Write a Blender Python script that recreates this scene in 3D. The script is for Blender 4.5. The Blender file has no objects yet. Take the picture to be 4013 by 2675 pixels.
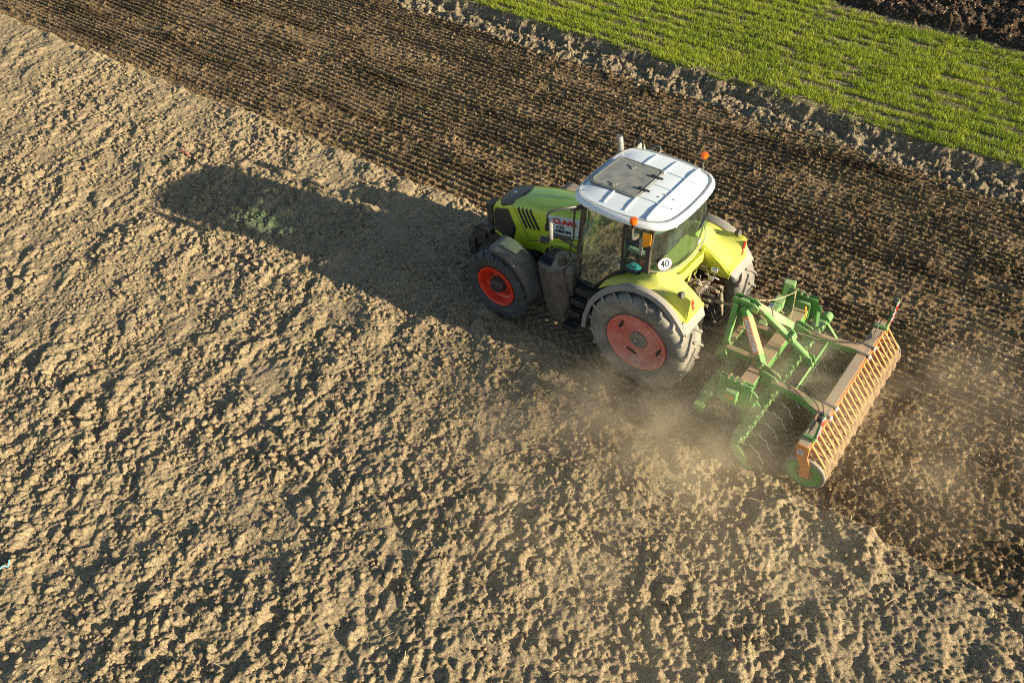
import bpy, bmesh, math, random
import numpy as np
from mathutils import Vector, Matrix
R = math.radians
scene = bpy.context.scene
C = scene.collection
random.seed(7)

# ------------------------------------------------------------------ camera, sky, sun, exposure
cd = bpy.data.cameras.new('camera')
cam = bpy.data.objects.new('camera', cd); C.objects.link(cam)
cam.location = (-4.1786, 8.8013, 9.5721)
cam.rotation_euler = (0.7868, 0.0547, -2.474)
cd.sensor_width = 36; cd.lens = 3060.3 / 4013 * 36
cd.clip_start = 0.1; cd.clip_end = 3000
scene.camera = cam

SUN_EL, SUN_AZ = 15.5, 10.5          # elevation; the light travels 10.5 deg left of the tractor's heading (+x)
to_sun = Vector((-math.cos(R(SUN_EL)) * math.cos(R(SUN_AZ)), -math.cos(R(SUN_EL)) * math.sin(R(SUN_AZ)), math.sin(R(SUN_EL))))
world = bpy.data.worlds.new("World"); scene.world = world; world.use_nodes = True
wn = world.node_tree; bg = wn.nodes['Background']
sky = wn.nodes.new('ShaderNodeTexSky'); sky.sky_type = 'NISHITA'; sky.sun_disc = False
sky.sun_elevation = R(SUN_EL); sky.sun_rotation = math.atan2(to_sun.x, to_sun.y)
sky.air_density = 1.0; sky.dust_density = 0.6; sky.ozone_density = 1.2
wn.links.new(sky.outputs[0], bg.inputs[0]); bg.inputs[1].default_value = 0.07
sl = bpy.data.lights.new('sun', 'SUN'); sl.energy = 5.0; sl.angle = R(0.5); sl.color = (1.0, 0.86, 0.64)
so = bpy.data.objects.new('sun', sl); C.objects.link(so); so.location = (-20, -4, 12)
so.rotation_euler = to_sun.to_track_quat('Z', 'Y').to_euler()
scene.view_settings.view_transform = 'Standard'; scene.view_settings.look = 'None'
scene.view_settings.exposure = 1.2; scene.view_settings.gamma = 1.0
scene.cycles.volume_step_rate = 2.0
scene.cycles.volume_max_steps = 128
scene.cycles.filter_width = 1.1; scene.cycles.use_denoising = False; scene.cycles.max_bounces = 6; scene.cycles.transparent_max_bounces = 16; scene.cycles.volume_bounces = 1

# ------------------------------------------------------------------ materials
def nt(name):
    m = bpy.data.materials.new(name); m.use_nodes = True
    n = m.node_tree.nodes; l = m.node_tree.links
    return m, n, l, n['Principled BSDF']
def add(n, t, **k):
    x = n.new(t)
    for a, b in k.items():
        if hasattr(x, a): setattr(x, a, b)
        else: x.inputs[a].default_value = b
    return x
def mixc(n, l, fac, a, b, mode='MIX'):
    m = n.new('ShaderNodeMix'); m.data_type = 'RGBA'; m.blend_type = mode
    for s, v in ((0, fac), (6, a), (7, b)):
        if hasattr(v, 'is_linked') or hasattr(v, 'links'): l.new(v, m.inputs[s])
        else: m.inputs[s].default_value = v if s == 0 else (*v, 1)
    return m.outputs[2]
def ramp(n, l, src, stops):
    r = n.new('ShaderNodeValToRGB'); e = r.color_ramp.elements
    while len(e) < len(stops): e.new(0.5)
    for i, (p, c) in enumerate(stops):
        e[i].position = p; e[i].color = (*c, 1) if isinstance(c, tuple) else (c, c, c, 1)
    l.new(src, r.inputs[0]); return r.outputs[0]
def noise(n, l, scale, detail=6, rough=.6, vec=None, out=0):
    t = add(n, 'ShaderNodeTexNoise', Scale=scale, Detail=detail, Roughness=rough)
    if vec: l.new(vec, t.inputs[0])
    return t.outputs[out]
def bump(n, l, bs, h, strength, dist, prev=None):
    b = n.new('ShaderNodeBump'); b.inputs['Strength'].default_value = strength; b.inputs['Distance'].default_value = dist
    l.new(h, b.inputs['Height'])
    if prev: l.new(prev, b.inputs['Normal'])
    l.new(b.outputs[0], bs.inputs['Normal']); return b.outputs[0]

DUST = (0.42, 0.32, 0.21)
def paint(name, col, rough=.35, dust=.3, top=.6, metal=0., coat=0., dustcol=DUST, scale=3.):
    """painted / moulded surface with dust in patches, thicker on faces that look up"""
    m, n, l, b = nt(name)
    tc = n.new('ShaderNodeTexCoord').outputs['Object']
    geo = n.new('ShaderNodeNewGeometry')
    sx = n.new('ShaderNodeSeparateXYZ'); l.new(geo.outputs['Normal'], sx.inputs[0])
    up = ramp(n, l, sx.outputs[2], [(0.45, 0.), (0.95, 1.)])
    nz = noise(n, l, scale, 8, .65, tc)
    nf = noise(n, l, scale * 14, 4, .7, tc)
    a = n.new('ShaderNodeMath'); a.operation = 'MULTIPLY_ADD'; l.new(up, a.inputs[0]); a.inputs[1].default_value = top; a.inputs[2].default_value = dust
    s = n.new('ShaderNodeMath'); s.operation = 'MULTIPLY'; l.new(a.outputs[0], s.inputs[0])
    l.new(ramp(n, l, nz, [(0.32, .25), (0.68, 1.35)]), s.inputs[1])
    s2 = n.new('ShaderNodeMath'); s2.operation = 'MULTIPLY'; s2.use_clamp = True; l.new(s.outputs[0], s2.inputs[0])
    l.new(ramp(n, l, nf, [(0.3, .75), (0.7, 1.2)]), s2.inputs[1])
    c = mixc(n, l, s2.outputs[0], col, dustcol)
    l.new(c, b.inputs['Base Color'])
    rr = n.new('ShaderNodeMath'); rr.operation = 'MULTIPLY_ADD'; rr.use_clamp = True
    l.new(s2.outputs[0], rr.inputs[0]); rr.inputs[1].default_value = .6; rr.inputs[2].default_value = rough
    l.new(rr.outputs[0], b.inputs['Roughness'])
    b.inputs['Metallic'].default_value = metal
    b.inputs['Coat Weight'].default_value = coat
    bump(n, l, b, nf, .15, .004)
    return m
def flat(name, col, rough=.5, metal=0., emit=None):
    m, n, l, b = nt(name)
    tc = n.new('ShaderNodeTexCoord').outputs['Object']
    nz = noise(n, l, 20, 4, .6, tc)
    l.new(mixc(n, l, ramp(n, l, nz, [(.3, 0.), (.7, .25)]), col, tuple(min(1, c * .75) for c in col)), b.inputs['Base Color'])
    b.inputs['Roughness'].default_value = rough; b.inputs['Metallic'].default_value = metal
    return m
def glass_mat(name, tint, dusty=.1, refl=.1):
    m, n, l, b = nt(name)
    out = n['Material Output']
    tr = n.new('ShaderNodeBsdfTransparent'); tr.inputs[0].default_value = (*tint, 1)
    gl = n.new('ShaderNodeBsdfGlossy'); gl.inputs['Roughness'].default_value = .04; gl.inputs[0].default_value = (.9, .97, .95, 1)
    lw = n.new('ShaderNodeLayerWeight'); lw.inputs[0].default_value = .35
    f = n.new('ShaderNodeMath'); f.operation = 'MULTIPLY_ADD'; f.use_clamp = True
    l.new(lw.outputs[0], f.inputs[0]); f.inputs[1].default_value = .32; f.inputs[2].default_value = refl
    mx = n.new('ShaderNodeMixShader'); l.new(f.outputs[0], mx.inputs[0]); l.new(tr.outputs[0], mx.inputs[1]); l.new(gl.outputs[0], mx.inputs[2])
    df = n.new('ShaderNodeBsdfDiffuse'); df.inputs[0].default_value = (.33, .33, .24, 1)
    tc = n.new('ShaderNodeTexCoord').outputs['Object']
    mp = n.new('ShaderNodeMapping'); mp.inputs['Scale'].default_value = (1, 1, .35); l.new(tc, mp.inputs[0])
    nz = noise(n, l, 9, 8, .7, mp.outputs[0])
    m2 = n.new('ShaderNodeMixShader'); l.new(ramp(n, l, nz, [(.3, dusty * .25), (.75, dusty * 1.9)]), m2.inputs[0])
    l.new(mx.outputs[0], m2.inputs[1]); l.new(df.outputs[0], m2.inputs[2]); l.new(m2.outputs[0], out.inputs[0])
    return m

M = {}
M['hood'] = paint('seed_green_paint', (0.47, 0.60, 0.025), .28, .08, .10, coat=.6)
M['fender'] = paint('dusty_seed_green', (0.54, 0.58, 0.035), .4, .22, .18, dustcol=(.62, .56, .3))
M['dark'] = paint('black_plastic', (0.018, 0.02, 0.024), .4, .05, .10)
M['darkdusty'] = paint('dusty_black', (0.02, 0.022, 0.025), .5, .14, .35)
M['tank'] = paint('muddy_tank', (0.03, 0.032, 0.036), .5, .22, .55, scale=4)
M['grey'] = paint('grey_rubber', (0.20, 0.205, 0.20), .6, .28, .3, dustcol=(.40, .35, .27))
M['frontfender'] = paint('front_fender_plastic', (0.035, 0.045, 0.055), .45, .12, .35)
M['roof'] = paint('roof_white', (0.70, 0.77, 0.79), .28, .03, .04, scale=5, dustcol=(.5, .45, .33))
M['hatch'] = paint('hatch_plastic', (0.11, 0.13, 0.13), .5, .15, .35, scale=6, dustcol=(.36, .34, .27))
M['tyre_dusty'] = paint('dusty_tyre', (0.06, 0.062, 0.06), .8, .65, .3, scale=2.5, dustcol=(.34, .31, .25))
M['tyre'] = paint('dark_tyre', (0.03, 0.034, 0.04), .75, .18, .2, scale=2.5, dustcol=(.2, .19, .17))
M['rim_front'] = paint('red_rim', (0.72, 0.035, 0.008), .35, .04, .12)
M['rim_rear'] = paint('dusty_red_rim', (0.60, 0.05, 0.025), .5, .60, .3, dustcol=(.60, .36, .29))
M['steel'] = paint('worn_steel', (0.35, 0.35, 0.34), .35, .25, .3, metal=.7)
M['shiny'] = flat('polished_steel', (0.8, 0.8, 0.8), .15, 1.)
M['green'] = paint('machine_green', (0.055, 0.27, 0.045), .4, .36, .4, dustcol=(.38, .48, .22))
M['greendirt'] = paint('soil_covered_green', (0.06, 0.30, 0.05), .45, .16, 1.3, scale=2.2, dustcol=(.40, .28, .17))
M['orange'] = paint('orange_paint', (0.66, 0.24, 0.045), .45, .3, .35, dustcol=(.52, .33, .17))
M['orangedirt'] = paint('soil_covered_orange', (0.62, 0.24, 0.05), .45, .2, 1.2, scale=2.2, dustcol=(.36, .29, .21))
M['ring'] = paint('soil_packed_ring', (0.16, 0.11, 0.065), .9, .5, .3, dustcol=(.40, .28, .15), scale=9)
M['decal_orange'] = paint('orange_decal', (0.85, 0.30, 0.12), .4, .12, .3, dustcol=(.6, .42, .28))
M['white'] = flat('white_decal', (0.72, 0.78, 0.80), .4)
M['panelwhite'] = flat('pale_blue_white_panel', (0.55, 0.66, 0.68), .35)
M['black'] = flat('black_mark', (0.02, 0.022, 0.03), .5)
M['red'] = flat('red_mark', (0.70, 0.015, 0.02), .45)
M['tail'] = flat('red_lens', (0.55, 0.03, 0.02), .15)
M['amber'] = flat('amber_lens', (0.85, 0.13, 0.005), .12)
M['chrome'] = flat('chrome', (0.75, 0.74, 0.70), .2, .9)
M['glass'] = glass_mat('green_tinted_glass', (.60, .80, .72), .08, .05)
M['glassdoor'] = glass_mat('dusty_door_glass', (.50, .68, .62), .16, .06)
M['cloth'] = flat('grey_cloth', (0.16, 0.20, 0.20), .9)
M['seatcloth'] = flat('seat_cloth', (0.045, 0.05, 0.05), .85)
M['skin'] = flat('skin', (0.5, 0.28, 0.18), .6)
M['hair'] = flat('dark_hair', (0.04, 0.025, 0.015), .8)
M['jeans'] = flat('blue_denim', (0.05, 0.08, 0.14), .9)
M['rag_blue'] = flat('turquoise_cloth', (0.10, 0.55, 0.62), .9)
M['rag_red'] = flat('dark_red_cloth', (0.28, 0.03, 0.03), .9)
M['cream'] = flat('cab_lining', (0.42, 0.47, 0.38), .7)
M['yellow'] = flat('yellow_sticker', (0.85, 0.50, 0.02), .5)
M['plate_orange'] = flat('orange_board', (0.85, 0.36, 0.02), .5)
M['rope'] = flat('twine', (0.62, 0.50, 0.27), .9)
M['hose'] = paint('black_hose', (0.02, 0.02, 0.022), .4, .15, .2)
M['copper'] = paint('dusty_fittings', (0.35, 0.30, 0.22), .4, .35, .3, metal=.4)
M['mirror'] = flat('mirror_shell', (0.45, 0.42, 0.36), .4)

# ------------------------------------------------------------------ mesh helpers
def link(o): C.objects.link(o); return o
def tag(o, label=None, cat=None, group=None, kind=None):
    if label: o['label'] = label
    if cat: o['category'] = cat
    if group: o['group'] = group
    if kind: o['kind'] = kind
    return o
def empty(name, loc, label, cat, group=None):
    o = bpy.data.objects.new(name, None); o.location = loc; o.empty_display_size = .3; link(o)
    return tag(o, label, cat, group)
class MB:
    def __init__(s): s.v = []; s.f = []
    def put(s, v, f):
        k = len(s.v); s.v += [tuple(p) for p in v]; s.f += [tuple(i + k for i in q) for q in f]; return s
    def box(s, c, d, rot=None):
        """centre, full size, optional Euler angles"""
        v = [Vector(((i & 1) - .5, ((i >> 1) & 1) - .5, (i >> 2) - .5)) for i in range(8)]
        v = [Vector((p.x * d[0], p.y * d[1], p.z * d[2])) for p in v]
        if rot:
            e = Matrix.Rotation(rot[2], 3, 'Z') @ Matrix.Rotation(rot[1], 3, 'Y') @ Matrix.Rotation(rot[0], 3, 'X')
            v = [e @ p for p in v]
        v = [p + Vector(c) for p in v]
        return s.put(v, [(0, 2, 3, 1), (4, 5, 7, 6), (0, 1, 5, 4), (2, 6, 7, 3), (0, 4, 6, 2), (1, 3, 7, 5)])
    def bar(s, a, b, w, h, up=(0, 0, 1), w2=None, h2=None):
        """rectangular bar from a to b: w across, h along 'up'; may taper"""
        a = Vector(a); b = Vector(b); t = (b - a).normalized(); sd = t.cross(Vector(up)).normalized(); u = sd.cross(t)
        w2 = w if w2 is None else w2; h2 = h if h2 is None else h2; v = []
        for p, W, H in ((a, w, h), (b, w2, h2)):
            for i, j in ((-1, -1), (1, -1), (1, 1), (-1, 1)): v.append(p + sd * (i * W / 2) + u * (j * H / 2))
        return s.put(v, [(3, 2, 1, 0), (4, 5, 6, 7), (0, 1, 5, 4), (1, 2, 6, 5), (2, 3, 7, 6), (3, 0, 4, 7)])
    def cyl(s, a, b, r, r2=None, n=16):
        a = Vector(a); b = Vector(b); r2 = r if r2 is None else r2
        t = (b - a).normalized(); x = t.orthogonal().normalized(); y = t.cross(x)
        v = [p + (x * math.cos(q) + y * math.sin(q)) * rr for p, rr in ((a, r), (b, r2)) for q in [2 * math.pi * i / n for i in range(n)]]
        f = [(i, (i + 1) % n, n + (i + 1) % n, n + i) for i in range(n)] + [tuple(range(n - 1, -1, -1)), tuple(range(n, 2 * n))]
        return s.put(v, f)
    def tube(s, pts, r, n=8, smooth=3):
        P = [Vector(p) for p in pts]
        if smooth and len(P) > 2:
            Q = []
            for i in range(len(P) - 1):
                p0 = P[max(i - 1, 0)]; p1 = P[i]; p2 = P[i + 1]; p3 = P[min(i + 2, len(P) - 1)]
                for k in range(smooth):
                    t = k / smooth
                    Q.append(.5 * ((2 * p1) + (p2 - p0) * t + (2 * p0 - 5 * p1 + 4 * p2 - p3) * t * t + (3 * p1 - p0 - 3 * p2 + p3) * t ** 3))
            P = Q + [P[-1]]
        k0 = []; v = []; f = []
        nrm = (P[1] - P[0]).normalized().orthogonal().normalized()
        for i, p in enumerate(P):
            t = (P[min(i + 1, len(P) - 1)] - P[max(i - 1, 0)]).normalized()
            nrm = (nrm - t * nrm.dot(t)).normalized(); bn = t.cross(nrm)
            rr = r[i * (len(r) - 1) // max(1, len(P) - 1)] if isinstance(r, (list, tuple)) else r
            v += [p + (nrm * math.cos(2 * math.pi * j / n) + bn * math.sin(2 * math.pi * j / n)) * rr for j in range(n)]
        for i in range(len(P) - 1):
            for j in range(n): f.append((i * n + j, i * n + (j + 1) % n, (i + 1) * n + (j + 1) % n, (i + 1) * n + j))
        f += [tuple(range(n - 1, -1, -1)), tuple(range((len(P) - 1) * n, len(P) * n))]
        return s.put(v, f)
    def prism(s, poly, a, b, axis='y'):
        """polygon extruded between a and b along an axis; poly in the two other axes (xz for y, xy for z, yz for x)"""
        def mk(p, t):
            return {'y': (p[0], t, p[1]), 'z': (p[0], p[1], t), 'x': (t, p[0], p[1])}[axis]
        n = len(poly); v = [mk(p, a) for p in poly] + [mk(p, b) for p in poly]
        f = [(i, (i + 1) % n, n + (i + 1) % n, n + i) for i in range(n)] + [tuple(range(n - 1, -1, -1)), tuple(range(n, 2 * n))]
        return s.put(v, f)
    def lathe(s, prof, c, n=48, axis='y', close=True):
        """prof = [(offset along axis, radius)]"""
        v = []; f = []; m = len(prof)
        for i in range(n):
            q = 2 * math.pi * i / n
            for o, r in prof:
                p = {'y': (r * math.cos(q), o, r * math.sin(q)), 'z': (r * math.cos(q), r * math.sin(q), o), 'x': (o, r * math.cos(q), r * math.sin(q))}[axis]
                v.append((p[0] + c[0], p[1] + c[1], p[2] + c[2]))
        for i in range(n):
            for j in range(m if close else m - 1):
                a = i * m + j; b = i * m + (j + 1) % m; d = ((i + 1) % n) * m
                f.append((a, b, d + (j + 1) % m, d + j))
        return s.put(v, f)
    def loft(s, secs, cap=True, closed=True):
        n = len(secs[0]); v = [p for q in secs for p in q]; f = []
        for i in range(len(secs) - 1):
            for j in range(n if closed else n - 1):
                f.append((i * n + j, i * n + (j + 1) % n, (i + 1) * n + (j + 1) % n, (i + 1) * n + j))
        if cap: f += [tuple(range(n - 1, -1, -1)), tuple(range((len(secs) - 1) * n, len(secs) * n))]
        return s.put(v, f)
    def mesh(s, name):
        me = bpy.data.meshes.new(name); me.from_pydata(s.v, [], s.f); me.update()
        bm = bmesh.new(); bm.from_mesh(me); bmesh.ops.recalc_face_normals(bm, faces=bm.faces); bm.to_mesh(me); bm.free()
        return me
    def build(s, name, mat, parent=None, bevel=0., smooth=True, sub=0, solid=0., label=None, seg=2, angle=35):
        me = s.mesh(name); me.materials.append(mat)
        o = link(bpy.data.objects.new(name, me))
        if parent:
            o.parent = parent
            w = Vector((0, 0, 0)); p = parent
            while p: w += p.location; p = p.parent
            o.location = -w
        if solid: q = o.modifiers.new('solid', 'SOLIDIFY'); q.thickness = solid; q.offset = 0
        if sub: q = o.modifiers.new('sub', 'SUBSURF'); q.levels = sub; q.render_levels = sub
        if bevel: q = o.modifiers.new('bevel', 'BEVEL'); q.width = bevel; q.segments = seg; q.limit_method = 'ANGLE'; q.angle_limit = R(30); q.harden_normals = False
        if smooth:
            me.polygons.foreach_set('use_smooth', [True] * len(me.polygons))
            me.set_sharp_from_angle(angle=R(angle))
        if label: o['label'] = label
        return o
def text(name, body, mat, parent, origin, xdir, ydir, size, extrude=.002, bold=0., sx=1., align='CENTER', shear=0.):
    cu = bpy.data.curves.new(name, 'FONT'); cu.body = body; cu.size = size; cu.extrude = extrude; cu.offset = bold
    cu.align_x = align; cu.align_y = 'CENTER'; cu.resolution_u = 3; cu.shear = shear
    t = bpy.data.objects.new(name, cu); C.objects.link(t)
    dg = bpy.context.evaluated_depsgraph_get(); me = bpy.data.meshes.new_from_object(t.evaluated_get(dg))
    bpy.data.objects.remove(t); bpy.data.curves.remove(cu)
    x = Vector(xdir).normalized(); y = Vector(ydir); y = (y - x * y.dot(x)).normalized(); z = x.cross(y)
    for v in me.vertices:
        v.co = Vector(origin) + x * (v.co.x * sx) + y * v.co.y + z * v.co.z
    me.materials.clear(); me.materials.append(mat)
    o = link(bpy.data.objects.new(name, me)); o.parent = parent
    w = Vector((0, 0, 0)); p = parent
    while p: w += p.location; p = p.parent
    o.location = -w
    return o

# ------------------------------------------------------------------ the ground: one height function, cut into the fields it is made of
f32 = np.float32
def hsh(ix, iy, k):
    h = (ix.astype(np.int64) * 374761393 + iy.astype(np.int64) * 668265263 + k * 2246822519) & 0xffffffff
    h = ((h ^ (h >> 13)) * 1274126177) & 0xffffffff
    h = ((h ^ (h >> 16)) * 2654435761) & 0xffffffff
    return ((h >> 8) & 0xffff).astype(f32) / f32(65535.)
def vnoise(x, y, s, k):
    x = x / s; y = y / s; ix = np.floor(x); iy = np.floor(y); u = x - ix; v = y - iy
    u = u * u * (3 - 2 * u); v = v * v * (3 - 2 * v)
    a = hsh(ix, iy, k); b = hsh(ix + 1, iy, k); c = hsh(ix, iy + 1, k); d = hsh(ix + 1, iy + 1, k)
    return ((a + (b - a) * u) * (1 - v) + (c + (d - c) * u) * v) * 2 - 1
def fbm(x, y, s, k, o=4, g=.5):
    r = 0; a = 1.; t = 0
    for i in range(o):
        r = r + a * vnoise(x * (1 - .1 * i) + i * 7.3, y + .1 * i * x + i * 3.1, s, k + i * 17); t += a; a *= g; s *= .5
    return r / t
def chunks(x, y, s, k, rot=0.4, prob=1., planes=5, flatk=.55, warp=.22):
    """angular lumps: each is the lower envelope of a few random planes, packed on a jittered lattice"""
    x = x + warp * s * vnoise(x, y, s * .45, k + 5); y = y + warp * s * vnoise(x, y, s * .45, k + 6)
    c, q = math.cos(rot), math.sin(rot)
    X = (x * c - y * q) / s; Y = (x * q + y * c) / s
    ix = np.floor(X); iy = np.floor(Y); best = np.zeros_like(X)
    for dx in (-1, 0, 1):
        for dy in (-1, 0, 1):
            jx = ix + dx; jy = iy + dy
            px = X - (jx + .1 + .8 * hsh(jx, jy, k)); py = Y - (jy + .1 + .8 * hsh(jx, jy, k + 1))
            sz = .45 + .75 * hsh(jx, jy, k + 2)
            live = hsh(jx, jy, k + 3) < prob
            a0 = hsh(jx, jy, k + 4) * 6.283
            h = flatk + (hsh(jx, jy, k + 7) - .5) * .9 * px + (hsh(jx, jy, k + 8) - .5) * .9 * py
            for p in range(planes):
                a = a0 + 6.283 * (p + .6 * (hsh(jx, jy, k + 11 + p) - .5)) / planes
                slope = 1.2 + 1.6 * hsh(jx, jy, k + 21 + p)
                h = np.minimum(h, slope * (sz * .62 - (np.cos(a) * px + np.sin(a) * py)))
            h = h * live * (.5 + .6 * hsh(jx, jy, k + 9))
            best = np.maximum(best, h)
    return best
def sstep(a, b, x):
    t = np.clip((x - a) / (b - a), 0, 1); return t * t * (3 - 2 * t)

def y_tilled(x, y=None):      # near edge of the worked strip
    w = .07 * vnoise(x, x * 0, .5, 3) + .05 * vnoise(x, x * 0, .17, 4)
    yA = -1.28 + .023 * x; yB = 1.62 + 0 * x
    t = sstep(-1.9, -1.2, x)
    return yB * (1 - t) + yA * t + w
def y_ridge(x): return -7.58 - .042 * x + .12 * vnoise(x, x * 0, .9, 31)
def y_grass(x): return -8.43 - .052 * x + .08 * vnoise(x, x * 0, .6, 32) + .05 * vnoise(x, x * 0, .2, 33)
def y_far(x): return -14.15 - .13 * x + .10 * vnoise(x, x * 0, .8, 34)

def height(x, y):
    h = .05 * fbm(x, y, 2.6, 100, 3)
    yt, yr, yg, yf = y_tilled(x), y_ridge(x), y_grass(x), y_far(x)
    tilled = sstep(.10, -.10, y - yt) * sstep(-.15, .15, y - yr)
    rough = sstep(-.10, .10, y - yt)
    ridge = sstep(.2, -.2, y - yr) * sstep(-.10, .10, y - yg)
    grass = sstep(.10, -.10, y - yg) * sstep(-.15, .15, y - yf)
    far = sstep(.2, -.2, y - yf)
    # rough ploughed clods; skewed slightly so that lumps drag along the old furrows
    xs = x + .25 * y; slab = chunks(x + .3 * y, y * .62, 1.05, 180, .15, .38, 6, .42, .26); big = chunks(xs, y * .85, .50, 200, .5, .42, 6, .5, .30)
    mid = chunks(xs, y * .85, .23, 240, 1.1, .75, 5, .6, .30)
    sm = chunks(x, y * .85, .125, 280, .3, .9, 5, .6, .28)
    ti = chunks(x, y, .062, 320, .8, .95, 4, .6, .25)
    fine = vnoise(x, y, .045, 71)
    patch = sstep(-.35, .35, fbm(x, y, 1.4, 55, 4))                 # some ground is lumpier
    und = .040 * fbm(x * .8 + .5 * y, y, .55, 60, 3)
    flatp = sstep(.12, .42, fbm(x, y * .8, .75, 56, 4))          # smoother slabs turned by the plough
    rid = fbm(x * 1.15 + .15 * y, y * .32, .50, 62, 4)
    hp = .020 * rid + und * .7 + slab * .085 + big * .14 * (1 - .4 * flatp) + mid * (.095 * (.35 + .75 * patch)) * (1 - .8 * np.clip(slab * 3, 0, 1)) + sm * (.032 + .040 * patch) * (1 - .45 * np.clip(big * 2, 0, 1)) * (1 - .75 * flatp) + ti * .042 * (1 - .3 * np.clip(big * 2, 0, 1)) * (1 - .6 * flatp) + fine * .006
    # wheel tracks pressed by the near-side and far-side tyres
    for yc in (.93, -.93):
        ty = y - yc
        trk = sstep(.34, .24, np.abs(ty)) * sstep(3.1, 2.6, x) * sstep(-1.6, -1.1, x)
        lug = sstep(.35, .65, np.abs(((x + .9 * np.abs(ty)) / .17) % 1 - .5) * 2)
        hp = hp * (1 - trk * .82) + trk * (-.035 + .03 * lug - .012)
    # worked strip: narrow rows left by the ring roller, crumbs, joints between passes
    yy = y + .03 * (x - 4) * sstep(-2, -7, y) + .016 * vnoise(x, y, .8, 80) + .010 * vnoise(x, y, .2, 81)
    rp = (yy / .15) % 1; row = np.minimum(rp / .68, (1 - rp) / .32)
    fresh = sstep(-1.5, -1.0, y)
    wild = sstep(.0, .5, fbm(x * .35, y * 1.1, .8, 89, 3))
    cr = (chunks(x, y, .17, 390, .2, .22, 5, .6, .3) * (.04 + .08 * wild) + chunks(x, y, .10, 400, .7, .6, 5, .6, .3) * .050 + chunks(x, y, .052, 440, .2, .85, 4, .6, .3) * .040) * (.50 + .5 * row * (1 - fresh) + .3 * fresh) * (.6 + .5 * fbm(x * .7, y, .7, 88, 3) + .4)
    ht = -.075 + .030 * fbm(x * .35, y * 1.6, .8, 83, 3) + (.074 - .044 * fresh) * row * (1 - .6 * wild) * np.clip(.85 + .3 * vnoise(x, y, .3, 84) + .7 * fbm(x * .3, y * 1.4, .9, 85, 3), .15, 1.5) + cr * (1 + .3 * fresh) + .004 * fine
    for yc in (-1.55, -3.1, -4.45, -6.3):
        ht = ht - .075 * np.exp(-((yy - yc - .02 * x) / .17) ** 2) * (.6 + .5 * vnoise(x, y, .7, 86))
    ht = ht - .05 * sstep(.45, 0., yt - y)
    # grass plateau, ploughed ridge below it, dark field beyond
    hr_ = -.14 + .16 * sstep(.95, .0, y - yg) + big * .12 + mid * .15 + sm * .065 + ti * .035
    hr_ = hr_ - .16 * np.exp(-((y - yg - .30) / .16) ** 2)
    gr = ((yy / .42) % 1 - .5) * 2
    hg = .13 + .03 * np.abs(gr) + .03 * fbm(x, y, .9, 90, 3) + .008 * fine
    hf = .10 + big * .26 + mid * .15 + sm * .06 + ti * .02 + .20 * np.exp(-((y - yf + .35) / .35) ** 2)
    h = h + rough * hp + tilled * ht + ridge * hr_ + grass * hg + far * hf
    return h, yt, yr, yg, yf

def axis_steps(a, b, knots):
    out = [a]
    while out[-1] < b:
        v = out[-1]; out.append(v + np.interp(v, [k[0] for k in knots], [k[1] for k in knots]))
    return np.array(out, f32)
Q = 1.0
gx = axis_steps(-10., 31., [(-10, .045 * Q), (-7, .02 * Q), (-1, .018 * Q), (9, .021 * Q), (18, .032 * Q), (31, .06 * Q)])
gy = axis_steps(-21., 12.5, [(-21, .05 * Q), (-15, .036 * Q), (-8, .027 * Q), (-1, .019 * Q), (9, .016 * Q), (12.5, .03 * Q)])
GX, GY = np.meshgrid(gx, gy, indexing='ij')
H = np.empty_like(GX); ZN = np.empty(GX.shape, np.int8)
for i in range(0, len(gx), 200):
    s = slice(i, i + 200); h, yt, yr, yg, yf = height(GX[s], GY[s]); H[s] = h; y = GY[s]
    ZN[s] = np.where(y > yt, 0, np.where(y > yr, 1, np.where(y > yg, 2, np.where(y > yf, 3, 4))))
def hz(x, y):      # ground height at a place
    a = np.atleast_1d(np.asarray(x, f32)); b = np.atleast_1d(np.asarray(y, f32)); return height(a, b)[0]
# keep a wide margin round what could be seen
poly = [(-10, 1.5), (-6, -21), (2, -21), (31, -6), (31, 3), (6.5, 12.5), (1, 12.5)]
cx = (GX[:-1, :-1] + GX[1:, 1:]) / 2; cy = (GY[:-1, :-1] + GY[1:, 1:]) / 2
keep = np.ones(cx.shape, bool)
ctr = np.mean(np.array(poly), 0)
for i in range(len(poly)):
    (x0, y0), (x1, y1) = poly[i], poly[(i + 1) % len(poly)]
    sgn = (x1 - x0) * (ctr[1] - y0) - (y1 - y0) * (ctr[0] - x0)
    keep &= ((x1 - x0) * (cy - y0) - (y1 - y0) * (cx - x0)) * sgn >= 0
zf = ZN[:-1, :-1]
idx = np.arange(GX.size, dtype=np.int64).reshape(GX.shape)
quads = np.stack([idx[:-1, :-1], idx[1:, :-1], idx[1:, 1:], idx[:-1, 1:]], -1)
CO = np.stack([GX, GY, H], -1).reshape(-1, 3)
def big_mesh(name, co, q, mat, smooth=False):
    k = q.shape[1]; me = bpy.data.meshes.new(name)
    me.vertices.add(len(co)); me.vertices.foreach_set('co', co.astype(f32).ravel())
    me.loops.add(q.size); me.loops.foreach_set('vertex_index', q.astype(np.int32).ravel())
    me.polygons.add(len(q)); me.polygons.foreach_set('loop_start', np.arange(0, q.size, k, dtype=np.int32))
    if smooth: me.polygons.foreach_set('use_smooth', np.ones(len(q), bool))
    me.update(calc_edges=True); me.materials.append(mat)
    return link(bpy.data.objects.new(name, me))
def zone(name, z, mat, label, cat):
    q = quads[(zf == z) & keep]; u, inv = np.unique(q, return_inverse=True)
    o = big_mesh(name, CO[u], inv.reshape(q.shape), mat, False)
    return tag(o, label, cat, kind='structure')

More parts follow.
